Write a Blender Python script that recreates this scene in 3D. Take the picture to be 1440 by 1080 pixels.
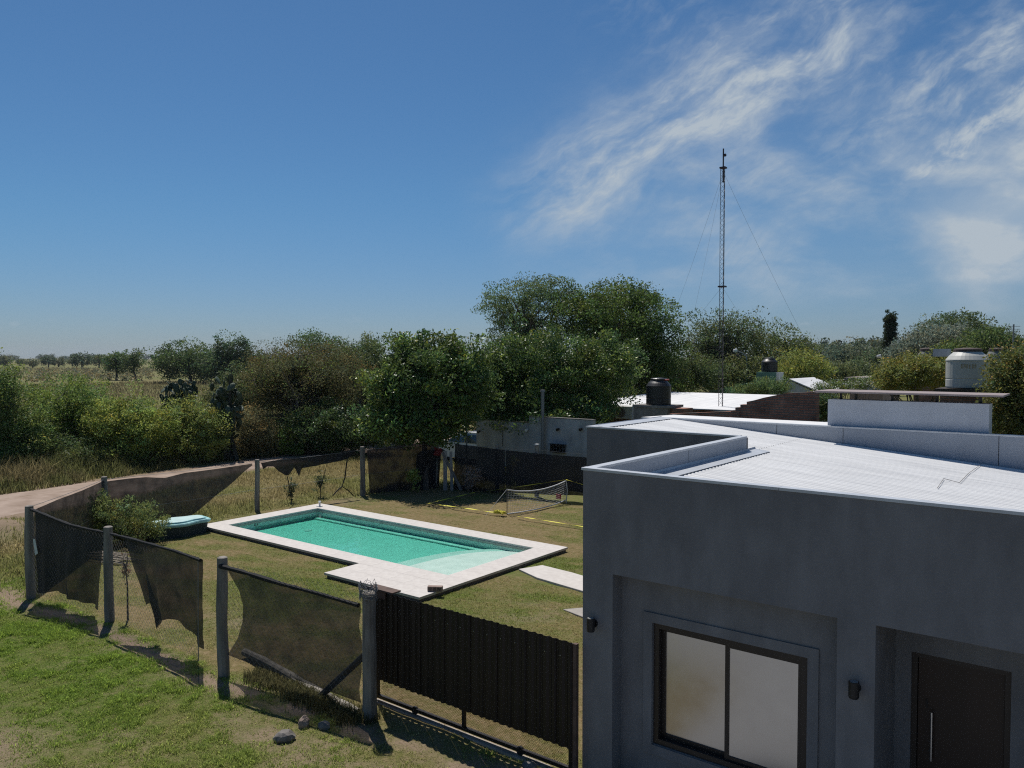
import bpy, bmesh, math, random
import numpy as np
from mathutils import Vector, Matrix, Euler

for o in list(bpy.data.objects): bpy.data.objects.remove(o, do_unlink=True)
scene = bpy.context.scene
COL = scene.collection
R = math.radians
rng = np.random.default_rng(7)
random.seed(7)

# ------------------------------------------------------------------ camera
YAW, PITCH, CAMH = R(37.9), math.atan(37/1110.0), 4.8
cd = bpy.data.cameras.new('camera'); cam = bpy.data.objects.new('camera', cd); COL.objects.link(cam)
cd.sensor_width = 36.0; cd.lens = 1110/1440*36; cd.clip_start = 0.1; cd.clip_end = 9000
cam.location = (0, 0, CAMH); cam.rotation_euler = (math.pi/2-PITCH, 0, YAW)
scene.camera = cam

# ------------------------------------------------------------------ sun + sky
SUN_EL, SUN_AZ = R(62), R(58.9)                      # azimuth counter-clockwise from +Y
sdir = Vector((-math.sin(SUN_AZ)*math.cos(SUN_EL), math.cos(SUN_AZ)*math.cos(SUN_EL), math.sin(SUN_EL)))
sd = bpy.data.lights.new('sun', 'SUN'); sd.energy = 4.9; sd.angle = R(0.53); sd.color = (1.0, 0.955, 0.89)
sun = bpy.data.objects.new('sun', sd); COL.objects.link(sun)
sun.rotation_euler = sdir.to_track_quat('Z', 'Y').to_euler(); sun.location = (0, 0, 40)

world = bpy.data.worlds.new('World'); scene.world = world; world.use_nodes = True
def build_world():
    nt = world.node_tree; N = nt.nodes; L = nt.links; N.clear()
    def m(op, a, b=None, c=None):
        n = N.new('ShaderNodeMath'); n.operation = op
        for i, v in enumerate((a, b, c)):
            if v is None: continue
            if isinstance(v, (int, float)): n.inputs[i].default_value = v
            else: L.new(v, n.inputs[i])
        return n.outputs[0]
    def dot(v, k):
        n = N.new('ShaderNodeVectorMath'); n.operation = 'DOT_PRODUCT'; L.new(v, n.inputs[0]); n.inputs[1].default_value = k
        return n.outputs['Value']
    def sstep(v, lo, hi):
        n = N.new('ShaderNodeMapRange'); n.interpolation_type = 'SMOOTHSTEP'; L.new(v, n.inputs['Value'])
        n.inputs['From Min'].default_value = lo; n.inputs['From Max'].default_value = hi
        return n.outputs[0]
    def noise(vec, scale, detail=8, rough=.55, dist=0.0):
        n = N.new('ShaderNodeTexNoise'); L.new(vec, n.inputs['Vector']); n.inputs['Scale'].default_value = scale
        n.inputs['Detail'].default_value = detail; n.inputs['Roughness'].default_value = rough; n.inputs['Distortion'].default_value = dist
        return n.outputs['Fac']
    def comb(x, y, z=0.0):
        n = N.new('ShaderNodeCombineXYZ')
        for i, v in enumerate((x, y, z)):
            if isinstance(v, (int, float)): n.inputs[i].default_value = v
            else: L.new(v, n.inputs[i])
        return n.outputs[0]
    tc = N.new('ShaderNodeTexCoord'); d = tc.outputs['Generated']
    sky = N.new('ShaderNodeTexSky'); sky.sky_type = 'NISHITA'; sky.sun_disc = False
    sky.sun_elevation = SUN_EL; sky.sun_rotation = -SUN_AZ; sky.altitude = 100
    sky.air_density = 1.0; sky.dust_density = 0.3; sky.ozone_density = 2.5
    a = dot(d, (math.cos(YAW), math.sin(YAW), 0)); b = dot(d, (-math.sin(YAW), math.cos(YAW), 0)); c = dot(d, (0, 0, 1))
    bb = m('MAXIMUM', b, .22); az = m('DIVIDE', a, bb); el = m('DIVIDE', c, bb)   # slope coordinates of the sky ahead: clear to the left, cirrus to the right
    # cirrus streaks run up to the right at about 33 degrees
    t = R(31); s_ = m('ADD', m('MULTIPLY', az, math.cos(t)), m('MULTIPLY', el, math.sin(t)))
    p_ = m('SUBTRACT', m('MULTIPLY', el, math.cos(t)), m('MULTIPLY', az, math.sin(t)))
    warp = noise(comb(az, el, 3.0), 5, 4)
    pw = m('ADD', p_, m('MULTIPLY', m('SUBTRACT', warp, .5), .075))
    n1 = noise(comb(m('MULTIPLY', s_, 4.2), m('MULTIPLY', pw, 9.5), 1.3), 2.2, 11, .57, .25)
    n2 = noise(comb(m('MULTIPLY', s_, 9.0), m('MULTIPLY', pw, 19.0), 5.3), 2.6, 9, .6, .2)
    n3 = noise(comb(m('MULTIPLY', az, 4), m('MULTIPLY', el, 9), 9.1), 1.8, 9, .55, .2)
    def band(p0, wid, s0, s1, soft):
        g = m('DIVIDE', m('SUBTRACT', pw, p0), wid)
        g = m('EXPONENT', m('MULTIPLY', m('MULTIPLY', g, g), -1.0))
        return m('MULTIPLY', g, m('MULTIPLY', sstep(s_, s0, s0+soft), m('SUBTRACT', 1.0, sstep(s_, s1-soft, s1))))
    def pix(px, py):
        A = (px-720)/1110; E = (503-py)/1110
        return A*math.cos(t)+E*math.sin(t), E*math.cos(t)-A*math.sin(t)
    s0, p0 = pix(800, 255); s1, p1 = pix(1130, 66)
    b1 = band((p0+p1)/2-.004, .056, s0-.16, s1+.16, .18)
    s2, p2 = pix(1230, 140); s3, p3 = pix(1440, 60)
    b2 = band((p2+p3)/2-.01, .036, s2-.08, s3+.6, .16)
    s4, p4 = pix(1270, 222); s5, p5 = pix(1430, 165)
    b3 = band((p4+p5)/2, .016, s4-.05, s5+.5, .10)
    s6, p6 = pix(1300, 375); s7, p7 = pix(1440, 250)
    b4 = band((p6+p7)/2-.012, .075, s6-.02, s7+.5, .07)
    w1 = sstep(n1, .32, .70); w2 = sstep(n2, .36, .72); w3 = sstep(n3, .34, .75)
    n6 = noise(comb(m('MULTIPLY', s_, 11.0), m('MULTIPLY', pw, 40.0), 7.7), 3.0, 10, .66, .5); w6 = m('ADD', m('MULTIPLY', sstep(n6, .28, .72), .38), .68)
    c1 = m('MULTIPLY', m('MULTIPLY', b1, w6), m('ADD', m('MULTIPLY', w1, .86), m('ADD', m('MULTIPLY', w2, .20), .08)))
    c2 = m('MULTIPLY', m('MULTIPLY', b2, w6), m('ADD', m('MULTIPLY', w1, .45), m('MULTIPLY', w2, .35)))
    c3 = m('MULTIPLY', m('MULTIPLY', b3, w6), m('ADD', m('MULTIPLY', w2, .8), m('MULTIPLY', w1, .25)))
    c4 = m('MULTIPLY', b4, m('ADD', m('MULTIPLY', w3, .60), .50))
    # thin veil over the right half of the sky, low down
    veil = m('MULTIPLY', sstep(az, -.04, .26), m('MULTIPLY', sstep(el, .02, .12), m('SUBTRACT', 1.0, sstep(el, .2, .42))))
    c5 = m('MULTIPLY', veil, m('ADD', m('MULTIPLY', m('MULTIPLY', w3, w6), .55), .07))
    wisps = m('MULTIPLY', m('MULTIPLY', sstep(az, .0, .3), sstep(el, .12, .3)), m('MULTIPLY', m('MULTIPLY', w1, w2), .28))
    # a few small far cumulus low on the left
    nc = noise(comb(m('MULTIPLY', az, 16), m('MULTIPLY', el, 34), 2.0), 1.6, 5, .5)
    cu = m('MULTIPLY', sstep(nc, .60, .72), m('MULTIPLY', sstep(el, .022, .032), m('SUBTRACT', 1.0, sstep(el, .042, .056))))
    cu = m('MULTIPLY', cu, .16)
    tot = m('MINIMUM', m('ADD', m('ADD', m('ADD', c1, c2), m('ADD', c3, c4)), m('ADD', m('ADD', c5, wisps), cu)), .92)
    mix = N.new('ShaderNodeMix'); mix.data_type = 'RGBA'; L.new(tot, mix.inputs['Factor'])
    hs = N.new('ShaderNodeHueSaturation'); hs.inputs['Saturation'].default_value = 1.0; hs.inputs['Value'].default_value = 1.0
    # clear dry air: deeper blue than the standard atmosphere, no yellow band on the horizon
    tint = N.new('ShaderNodeMix'); tint.data_type = 'RGBA'; L.new(sstep(el, .0, .22), tint.inputs['Factor'])
    tint.inputs['A'].default_value = (.59, .76, 1.08, 1); tint.inputs['B'].default_value = (.55, .89, 1.14, 1)
    mul = N.new('ShaderNodeMix'); mul.data_type = 'RGBA'; mul.blend_type = 'MULTIPLY'; mul.inputs['Factor'].default_value = 1.0
    L.new(sky.outputs[0], mul.inputs['A']); L.new(tint.outputs['Result'], mul.inputs['B'])
    L.new(mul.outputs['Result'], hs.inputs['Color']); L.new(hs.outputs[0], mix.inputs['A'])
    mix.inputs['B'].default_value = CLOUD
    bg = N.new('ShaderNodeBackground'); bg.inputs['Strength'].default_value = SKY_STRENGTH
    L.new(mix.outputs['Result'], bg.inputs['Color'])
    out = N.new('ShaderNodeOutputWorld'); L.new(bg.outputs[0], out.inputs['Surface'])
SKY_STRENGTH = 0.06
CLOUD = (7.6, 8.6, 9.5, 1)
build_world()
scene.view_settings.view_transform = 'Standard'; scene.view_settings.look = 'None'
scene.view_settings.exposure = 0.0; scene.view_settings.gamma = 1.0
scene.view_settings.use_curve_mapping = False
scene.render.engine = 'CYCLES'
scene.cycles.use_denoising = False; scene.cycles.pixel_filter_type = 'BLACKMAN_HARRIS'; scene.cycles.filter_width = 1.15
scene.cycles.use_adaptive_sampling = False; scene.cycles.sample_clamp_indirect = 4.0; scene.cycles.blur_glossy = 1.0
scene.cycles.max_bounces = 6; scene.cycles.transparent_max_bounces = 24
scene.render.resolution_x = 1024; scene.render.resolution_y = 768

# ------------------------------------------------------------------ survey helpers: where a sight line meets a known plane
_F = 1110.0
_fw0 = np.array([-math.sin(YAW), math.cos(YAW), 0]); _rt = np.array([math.cos(YAW), math.sin(YAW), 0]); _z = np.array([0, 0, 1.])
_fw = _fw0*math.cos(PITCH)-_z*math.sin(PITCH); _up = _z*math.cos(PITCH)+_fw0*math.sin(PITCH)
_cam = np.array([0, 0, CAMH])
def ray(x, y): return _fw+_rt*(x-720)/_F+_up*(540-y)/_F
def G(x, y, z=0.0): d = ray(x, y); return d*((z-CAMH)/d[2])+_cam            # on a level plane
def atY(x, y, Y): d = ray(x, y); return d*(Y/d[1])+_cam                      # on a wall plane
def D(x, y, dist): d = ray(x, y); return d*(dist/float(d@_fw0))+_cam         # at a known distance
def onP(x, y, P0, P1):                                                       # on the vertical plane through two posts
    n = np.array([-(P1[1]-P0[1]), P1[0]-P0[0], 0]); d = ray(x, y)
    return d*(float(n@(np.array([P0[0], P0[1], 0])-_cam))/float(n@d))+_cam

# ------------------------------------------------------------------ mesh helpers
class MB:
    def __init__(s): s.v = []; s.f = []
    def add(s, vs, fs):
        k = len(s.v); s.v += [tuple(map(float, p)) for p in vs]; s.f += [tuple(i+k for i in f) for f in fs]; return s
    def box(s, x0, x1, y0, y1, z0, z1):
        return s.add([(x0,y0,z0),(x1,y0,z0),(x1,y1,z0),(x0,y1,z0),(x0,y0,z1),(x1,y0,z1),(x1,y1,z1),(x0,y1,z1)],
                     [(0,3,2,1),(4,5,6,7),(0,1,5,4),(1,2,6,5),(2,3,7,6),(3,0,4,7)])
    def tube(s, pts, rad, n=8, cap=True):
        pts = [Vector(p) for p in pts]; k = len(pts)
        rad = [rad]*k if isinstance(rad, (int, float)) else rad
        vs = []; prev = None
        for i, p in enumerate(pts):
            t = (pts[min(i+1, k-1)]-pts[max(i-1, 0)]).normalized()
            if prev is None:
                a = t.orthogonal().normalized()
            else:
                a = (prev-t*prev.dot(t)).normalized() if (prev-t*prev.dot(t)).length > 1e-6 else t.orthogonal().normalized()
            prev = a; b = t.cross(a)
            for j in range(n):
                q = 2*math.pi*j/n; vs.append(p+(a*math.cos(q)+b*math.sin(q))*rad[i])
        fs = [(i*n+j, i*n+(j+1) % n, (i+1)*n+(j+1) % n, (i+1)*n+j) for i in range(k-1) for j in range(n)]
        if cap: fs += [tuple(range(n-1, -1, -1)), tuple((k-1)*n+j for j in range(n))]
        return s.add(vs, fs)
    def lathe(s, prof, cx, cy, n=24, z0=0.0):
        vs = [(cx+r*math.cos(2*math.pi*j/n), cy+r*math.sin(2*math.pi*j/n), z0+z) for r, z in prof for j in range(n)]
        k = len(prof)
        fs = [(i*n+j, i*n+(j+1) % n, (i+1)*n+(j+1) % n, (i+1)*n+j) for i in range(k-1) for j in range(n)]
        fs += [tuple(range(n-1, -1, -1)), tuple((k-1)*n+j for j in range(n))]
        return s.add(vs, fs)
    def prism(s, poly, axis_vec, up=None):
        k = len(poly); a = Vector(axis_vec)
        vs = [Vector(p) for p in poly]; vs2 = [v+a for v in vs]
        return s.add(vs+vs2, [tuple(range(k-1, -1, -1)), tuple(range(k, 2*k))]+[(i, (i+1) % k, (i+1) % k+k, i+k) for i in range(k)])
    def grid(s, P):                                              # P[i][j] points
        a = len(P); b = len(P[0])
        return s.add([P[i][j] for i in range(a) for j in range(b)],
                     [(i*b+j, i*b+j+1, (i+1)*b+j+1, (i+1)*b+j) for i in range(a-1) for j in range(b-1)])
    def build(s, name, mat, parent=None, smooth=False, bevel=0, loc=None):
        me = bpy.data.meshes.new(name); me.from_pydata(s.v, [], s.f)
        bm = bmesh.new(); bm.from_mesh(me); bmesh.ops.recalc_face_normals(bm, faces=bm.faces)
        if bevel: bmesh.ops.bevel(bm, geom=list(bm.edges), offset=bevel, segments=1, affect='EDGES')
        bm.to_mesh(me); bm.free()
        if smooth: me.shade_smooth() if hasattr(me, 'shade_smooth') else None
        return link(name, me, mat, parent, loc)
def link(name, me, mat=None, parent=None, loc=None):
    o = bpy.data.objects.new(name, me); COL.objects.link(o)
    if mat is not None and len(me.materials) == 0: me.materials.append(mat)
    if parent is not None: o.parent = parent
    if parent is not None and parent.type == 'EMPTY' and loc is None: o.matrix_parent_inverse = parent_inv(parent)
    if loc is not None: o.location = loc
    return o
def parent_inv(p):                                               # parts are modelled in world space
    M = Matrix.LocRotScale(p.location, p.rotation_euler, p.scale)
    return M.inverted()
def tag(o, label, cat, group=None, kind=None):
    o['label'] = label; o['category'] = cat
    if group: o['group'] = group
    if kind: o['kind'] = kind
    return o
def thing(name, loc, label, cat, group=None):
    o = bpy.data.objects.new(name, None); COL.objects.link(o); o.location = [float(c) for c in loc]; o.empty_display_size = .2
    return tag(o, label, cat, group)
def struct(o, kind='structure'): o['kind'] = kind; return o
def np_mesh(name, V, Fc, col=None, smooth=False):
    V = np.asarray(V, np.float32); Fc = np.asarray(Fc, np.int32); n, k = Fc.shape
    me = bpy.data.meshes.new(name)
    me.vertices.add(len(V)); me.vertices.foreach_set('co', V.ravel())
    me.loops.add(n*k); me.loops.foreach_set('vertex_index', Fc.ravel())
    me.polygons.add(n); me.polygons.foreach_set('loop_start', np.arange(0, n*k, k, dtype=np.int32))
    me.update(calc_edges=True)
    if col is not None:
        at = me.attributes.new('tint', 'FLOAT_COLOR', 'FACE' if len(col) == n else 'POINT')
        c = np.ones((len(col), 4), np.float32); c[:, :3] = col; at.data.foreach_set('color', c.ravel())
    return me
def vnoise(x, y, seed=0):
    r = np.random.default_rng(int(seed*10)); T = r.random((256, 256))
    xi = np.floor(x).astype(int); yi = np.floor(y).astype(int); fx = x-xi; fy = y-yi
    fx = fx*fx*(3-2*fx); fy = fy*fy*(3-2*fy)
    g = lambda i, j: T[i % 256, j % 256]
    return (g(xi, yi)*(1-fx)+g(xi+1, yi)*fx)*(1-fy)+(g(xi, yi+1)*(1-fx)+g(xi+1, yi+1)*fx)*fy
def fbm(x, y, seed=0, o=4):
    s = 0; a = .5; t = 0
    for i in range(o): s = s+a*vnoise(x*2**i, y*2**i, seed+i); t += a; a *= .5
    return s/t
def sst(x, a, b): t = np.clip((x-a)/(b-a), 0, 1); return t*t*(3-2*t)

# ------------------------------------------------------------------ materials
MATS = {}
def mat(name, col, rough=.8, var=.12, scale=6., col2=None, bump=0., bscale=60., metal=0., spec=.35, stretch=None, rnd=0.):
    if name in MATS: return MATS[name]
    M = bpy.data.materials.new(name); M.use_nodes = True; nt = M.node_tree; N = nt.nodes; L = nt.links
    bs = N['Principled BSDF']; bs.inputs['Roughness'].default_value = rough; bs.inputs['Metallic'].default_value = metal
    bs.inputs['Specular IOR Level'].default_value = spec
    tc = N.new('ShaderNodeTexCoord'); vec = tc.outputs['Object']
    if stretch:
        mp = N.new('ShaderNodeMapping'); L.new(vec, mp.inputs['Vector']); mp.inputs['Scale'].default_value = stretch; vec = mp.outputs[0]
    nz = N.new('ShaderNodeTexNoise'); L.new(vec, nz.inputs['Vector']); nz.inputs['Scale'].default_value = scale
    nz.inputs['Detail'].default_value = 8; nz.inputs['Roughness'].default_value = .62
    rp = N.new('ShaderNodeValToRGB'); L.new(nz.outputs['Fac'], rp.inputs[0])
    c2 = col2 if col2 else tuple(min(1, c*(1+var)) for c in col); c1 = col if col2 else tuple(c*(1-var) for c in col)
    rp.color_ramp.elements[0].position = .33; rp.color_ramp.elements[1].position = .67
    rp.color_ramp.elements[0].color = (*c1, 1); rp.color_ramp.elements[1].color = (*c2, 1)
    outc = rp.outputs[0]
    if rnd:
        oi = N.new('ShaderNodeObjectInfo'); hs = N.new('ShaderNodeHueSaturation'); L.new(outc, hs.inputs['Color'])
        mr = N.new('ShaderNodeMapRange'); L.new(oi.outputs['Random'], mr.inputs['Value'])
        mr.inputs['To Min'].default_value = 1-rnd; mr.inputs['To Max'].default_value = 1+rnd
        L.new(mr.outputs[0], hs.inputs['Value']); outc = hs.outputs[0]
    L.new(outc, bs.inputs['Base Color'])
    if bump:
        n2 = N.new('ShaderNodeTexNoise'); L.new(vec, n2.inputs['Vector']); n2.inputs['Scale'].default_value = bscale; n2.inputs['Detail'].default_value = 5
        bp = N.new('ShaderNodeBump'); bp.inputs['Strength'].default_value = bump; bp.inputs['Distance'].default_value = .02
        L.new(n2.outputs['Fac'], bp.inputs['Height']); L.new(bp.outputs[0], bs.inputs['Normal'])
    MATS[name] = M; return M
def leaf_mat(name, rough=.5, trans=.3, spec=.3):
    if name in MATS: return MATS[name]
    M = bpy.data.materials.new(name); M.use_nodes = True; nt = M.node_tree; N = nt.nodes; L = nt.links
    bs = N['Principled BSDF']; bs.inputs['Roughness'].default_value = rough; bs.inputs['Specular IOR Level'].default_value = spec
    at = N.new('ShaderNodeAttribute'); at.attribute_name = 'tint'
    L.new(at.outputs['Color'], bs.inputs['Base Color'])
    tr = N.new('ShaderNodeBsdfTranslucent'); hs = N.new('ShaderNodeHueSaturation'); hs.inputs['Value'].default_value = 1.5
    hs.inputs['Hue'].default_value = .485; L.new(at.outputs['Color'], hs.inputs['Color']); L.new(hs.outputs[0], tr.inputs['Color'])
    mx = N.new('ShaderNodeMixShader'); mx.inputs[0].default_value = trans
    L.new(bs.outputs[0], mx.inputs[1]); L.new(tr.outputs[0], mx.inputs[2]); L.new(mx.outputs[0], N['Material Output'].inputs['Surface'])
    MATS[name] = M; return M
def net_mat(name, col, alpha, var=.12):
    M = bpy.data.materials.new(name); M.use_nodes = True; nt = M.node_tree; N = nt.nodes; L = nt.links
    bs = N['Principled BSDF']; bs.inputs['Base Color'].default_value = (*col, 1); bs.inputs['Roughness'].default_value = .75
    bs.inputs['Specular IOR Level'].default_value = .3
    tp = N.new('ShaderNodeBsdfTransparent'); mx = N.new('ShaderNodeMixShader')
    tc = N.new('ShaderNodeTexCoord'); nz = N.new('ShaderNodeTexNoise'); L.new(tc.outputs['Object'], nz.inputs['Vector'])
    nz.inputs['Scale'].default_value = 3.5; nz.inputs['Detail'].default_value = 7
    mr = N.new('ShaderNodeMapRange'); L.new(nz.outputs['Fac'], mr.inputs['Value']); mr.inputs['From Min'].default_value = .3; mr.inputs['From Max'].default_value = .7
    mr.inputs['To Min'].default_value = alpha-var; mr.inputs['To Max'].default_value = alpha+var
    L.new(mr.outputs[0], mx.inputs[0]); L.new(tp.outputs[0], mx.inputs[1]); L.new(bs.outputs[0], mx.inputs[2])
    L.new(mx.outputs[0], N['Material Output'].inputs['Surface'])
    MATS[name] = M; return M

def add_streaks(M, amount=.35, sc=(5.5, 5.5, .16)):
    """rain streaks and blotches worn into a wall paint"""
    nt = M.node_tree; N = nt.nodes; L = nt.links; bs = N['Principled BSDF']; src = bs.inputs['Base Color'].links[0].from_socket
    tc = N.new('ShaderNodeTexCoord'); mp = N.new('ShaderNodeMapping'); mp.inputs['Scale'].default_value = sc; L.new(tc.outputs['Object'], mp.inputs['Vector'])
    nz = N.new('ShaderNodeTexNoise'); nz.inputs['Scale'].default_value = 1.6; nz.inputs['Detail'].default_value = 9; nz.inputs['Roughness'].default_value = .7; L.new(mp.outputs[0], nz.inputs['Vector'])
    rp = N.new('ShaderNodeValToRGB'); L.new(nz.outputs['Fac'], rp.inputs[0]); e = rp.color_ramp.elements; e[0].position = .30; e[1].position = .58; e[0].color = (1-amount, 1-amount, 1-amount, 1); e[1].color = (1, 1, 1, 1)
    mx = N.new('ShaderNodeMix'); mx.data_type = 'RGBA'; mx.blend_type = 'MULTIPLY'; mx.inputs['Factor'].default_value = 1; L.new(src, mx.inputs['A']); L.new(rp.outputs[0], mx.inputs['B']); L.new(mx.outputs['Result'], bs.inputs['Base Color'])
# ------------------------------------------------------------------ ground
PX0, PX1, PY0, PY1 = -20.40, -10.82, 11.95, 16.15          # pool coping, outer
IX0, IX1, IY0, IY1 = -19.80, -11.45, 12.47, 15.58          # pool basin, inner
def in_yard(x, y):
    left = np.interp(y, [6.3, 9.5, 14.5, 18.4, 21.3], [-17, -20.8, -21.4, -20.9, -20.0])
    front = np.interp(x, [-17.2, -14.5, -10.6, -7.8, -4.8], [6.43, 6.7, 6.6, 6.96, 7.5])
    return sst(x-left, -.15, .25)*sst(y-front, -.1, .3)*(1-sst(y, 21.2, 21.8))
ROAD = [(-26.5, -14), (-27.2, -2), (-28.2, 6), (-29.2, 12), (-30.3, 17), (-31.2, 22), (-31.6, 31), (-32.6, 38), (-36, 52), (-42, 75)]
def road_d(x, y):
    rx = np.interp(y, [p[1] for p in ROAD], [p[0] for p in ROAD]); return x-rx
def masks(x, y):
    """dirt, lush, dry at a place of the ground"""
    n1 = fbm(x*.55, y*.55, 11); n2 = fbm(x*1.7, y*1.7, 23); n3 = fbm(x*.12, y*.12, 31)
    yard = in_yard(x, y)
    front = np.interp(x, [-17.2, -14.5, -10.6, -7.8, -4.8], [6.43, 6.7, 6.6, 6.96, 7.5])
    lush = .55+.0*x; dry = .35+.0*x; dirt = .0*x
    # the green outside the near fence
    out = (1-yard)*(x > -19)*(y < 8)
    g = sst(n1*.6+.4*n2, .36, .60)
    east = sst(x, -12.5, -7.5)
    lush = np.where(out > .5, (.98-.30*(1-g))*(1-east)+east*(.38+.45*g), lush); dry = np.where(out > .5, .04+.20*(1-g)+east*.30, dry)
    dirt = np.maximum(dirt, (out > .5)*.55*sst(n2*.7+n1*.3, .56, .70)*(.35+.65*east))
    # bare strip under the fence, bare corner low on the left, bare patches towards the house
    strip = np.exp(-((y-(front-.30+.10*(n1-.5)*4))/.28)**2)*sst(n2, .28, .5)*(x > -19)*(x < -4.6)
    dirt = np.maximum(dirt, out*np.clip(strip*.95, 0, 1))
    for cx, cy, rx, ry, k in ((-11.0, 3.5, 1.0, .7, .8), (-17.6, 6.2, 1.6, .55, .95), (-8.6, 5.85, .8, .35, .75), (-7.0, 6.1, .7, .5, .6), (-19, 5.6, 1.6, .8, .7), (-9.4, 4.7, .5, .3, .35)):
        q = ((x-cx)/rx)**2+((y-cy)/ry)**2
        dirt = np.maximum(dirt, (1-yard)*k*np.exp(-q)*sst(n2+.3*n1, .38, .62))
    dirt = np.where((x > -5.2) & (y < 7.4), np.maximum(dirt, .5*sst(x+.5*y+3*n1, -2.3, -1.2)), dirt)
    # lawn: yellowed, greener beside the deck and beside the house
    n4 = fbm(x*1.1+y*.5, y*3.2-x*1.0, 57); yg = sst(n1*.45+n2*.2+n4*.35, .42, .60)
    near = np.exp(-(((x+14.6)/1.5)**2+((y-10.6)/1.0)**2))+np.exp(-(((x+9.6)/2.4)**2+((y-10.9)/2.2)**2))+.6*np.exp(-(((x+9)/2)**2+((y-14.5)/1.5)**2))
    lush = lush*(1-yard)+yard*np.clip(.10+.58*yg+.60*near, 0, 1); dry = dry*(1-yard)+yard*np.clip(.95-.68*yg-.65*near, 0, 1)
    for cx, cy, rx, ry, k in ((-11.0, 9.3, .6, .35, .45), (-8.8, 11.8, .6, .6, .6), (-9.6, 9.8, .5, .3, .4), (-17.5, 9.0, 1.4, .8, .4), (-16, 8.3, 1.2, .6, .45), (-20.6, 17.0, .7, 1.8, .5), (-12.6, 8.1, .9, .4, .5)):
        dirt = np.maximum(dirt, yard*k*np.exp(-((x-cx)/rx)**2-((y-cy)/ry)**2)*sst(n2, .3, .6))
    # verge beyond the west fence, then the fields
    west = sst(-x, 20.5, 22)*(1-yard)
    lush = lush*(1-west)+west*(.30+.4*sst(n1, .4, .65)); dry = dry*(1-west)+west*(.75-.35*sst(n1, .4, .65))
    r = np.abs(road_d(x, y)); edge = np.interp(y, [8, 13, 18, 24], [2.6, 2.2, 1.2, 1.0])+.8*(n1-.5)+.5*(n2-.5)
    dirt = np.maximum(dirt, (1-sst(r, edge, edge+.7))*.98)
    bank = np.exp(-(((x+24.2)/1.5)**2+((y-8.4)/1.1)**2)); dirt = np.maximum(dirt, bank*.8)
    far = sst(np.hypot(x, y), 45, 80)
    lush = lush*(1-far)+far*(.40+.35*sst(n3, .4, .65)); dry = dry*(1-far)+far*(.62-.35*sst(n3, .4, .65)); dirt = dirt*(1-far)
    return np.clip(dirt, 0, 1), np.clip(lush, 0, 1), np.clip(dry, 0, 1)
def ground_z(x, y):
    yard = in_yard(x, y)
    flat = np.maximum(yard, (x > -5.2)*1.0)
    z = (fbm(x*.5, y*.5, 77)-.5)*.14*(1-flat)*(1-sst(np.hypot(x, y), 60, 120))
    z = z*sst(np.abs(road_d(x, y)), 1.5, 4)
    z = z+.35*np.exp(-(((x+24.2)/1.3)**2+((y-8.4)/.8)**2))
    z = z+(fbm(x*1.9, y*1.9, 78)-.5)*.05*(1-sst(np.hypot(x, y), 40, 60))*(1-sst(y, 10.8, 11.4)*sst(17.0-y, 0, .6)*sst(x, -21.2, -20.8)*sst(-10.0-x, 0, .5))
    return z
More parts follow.
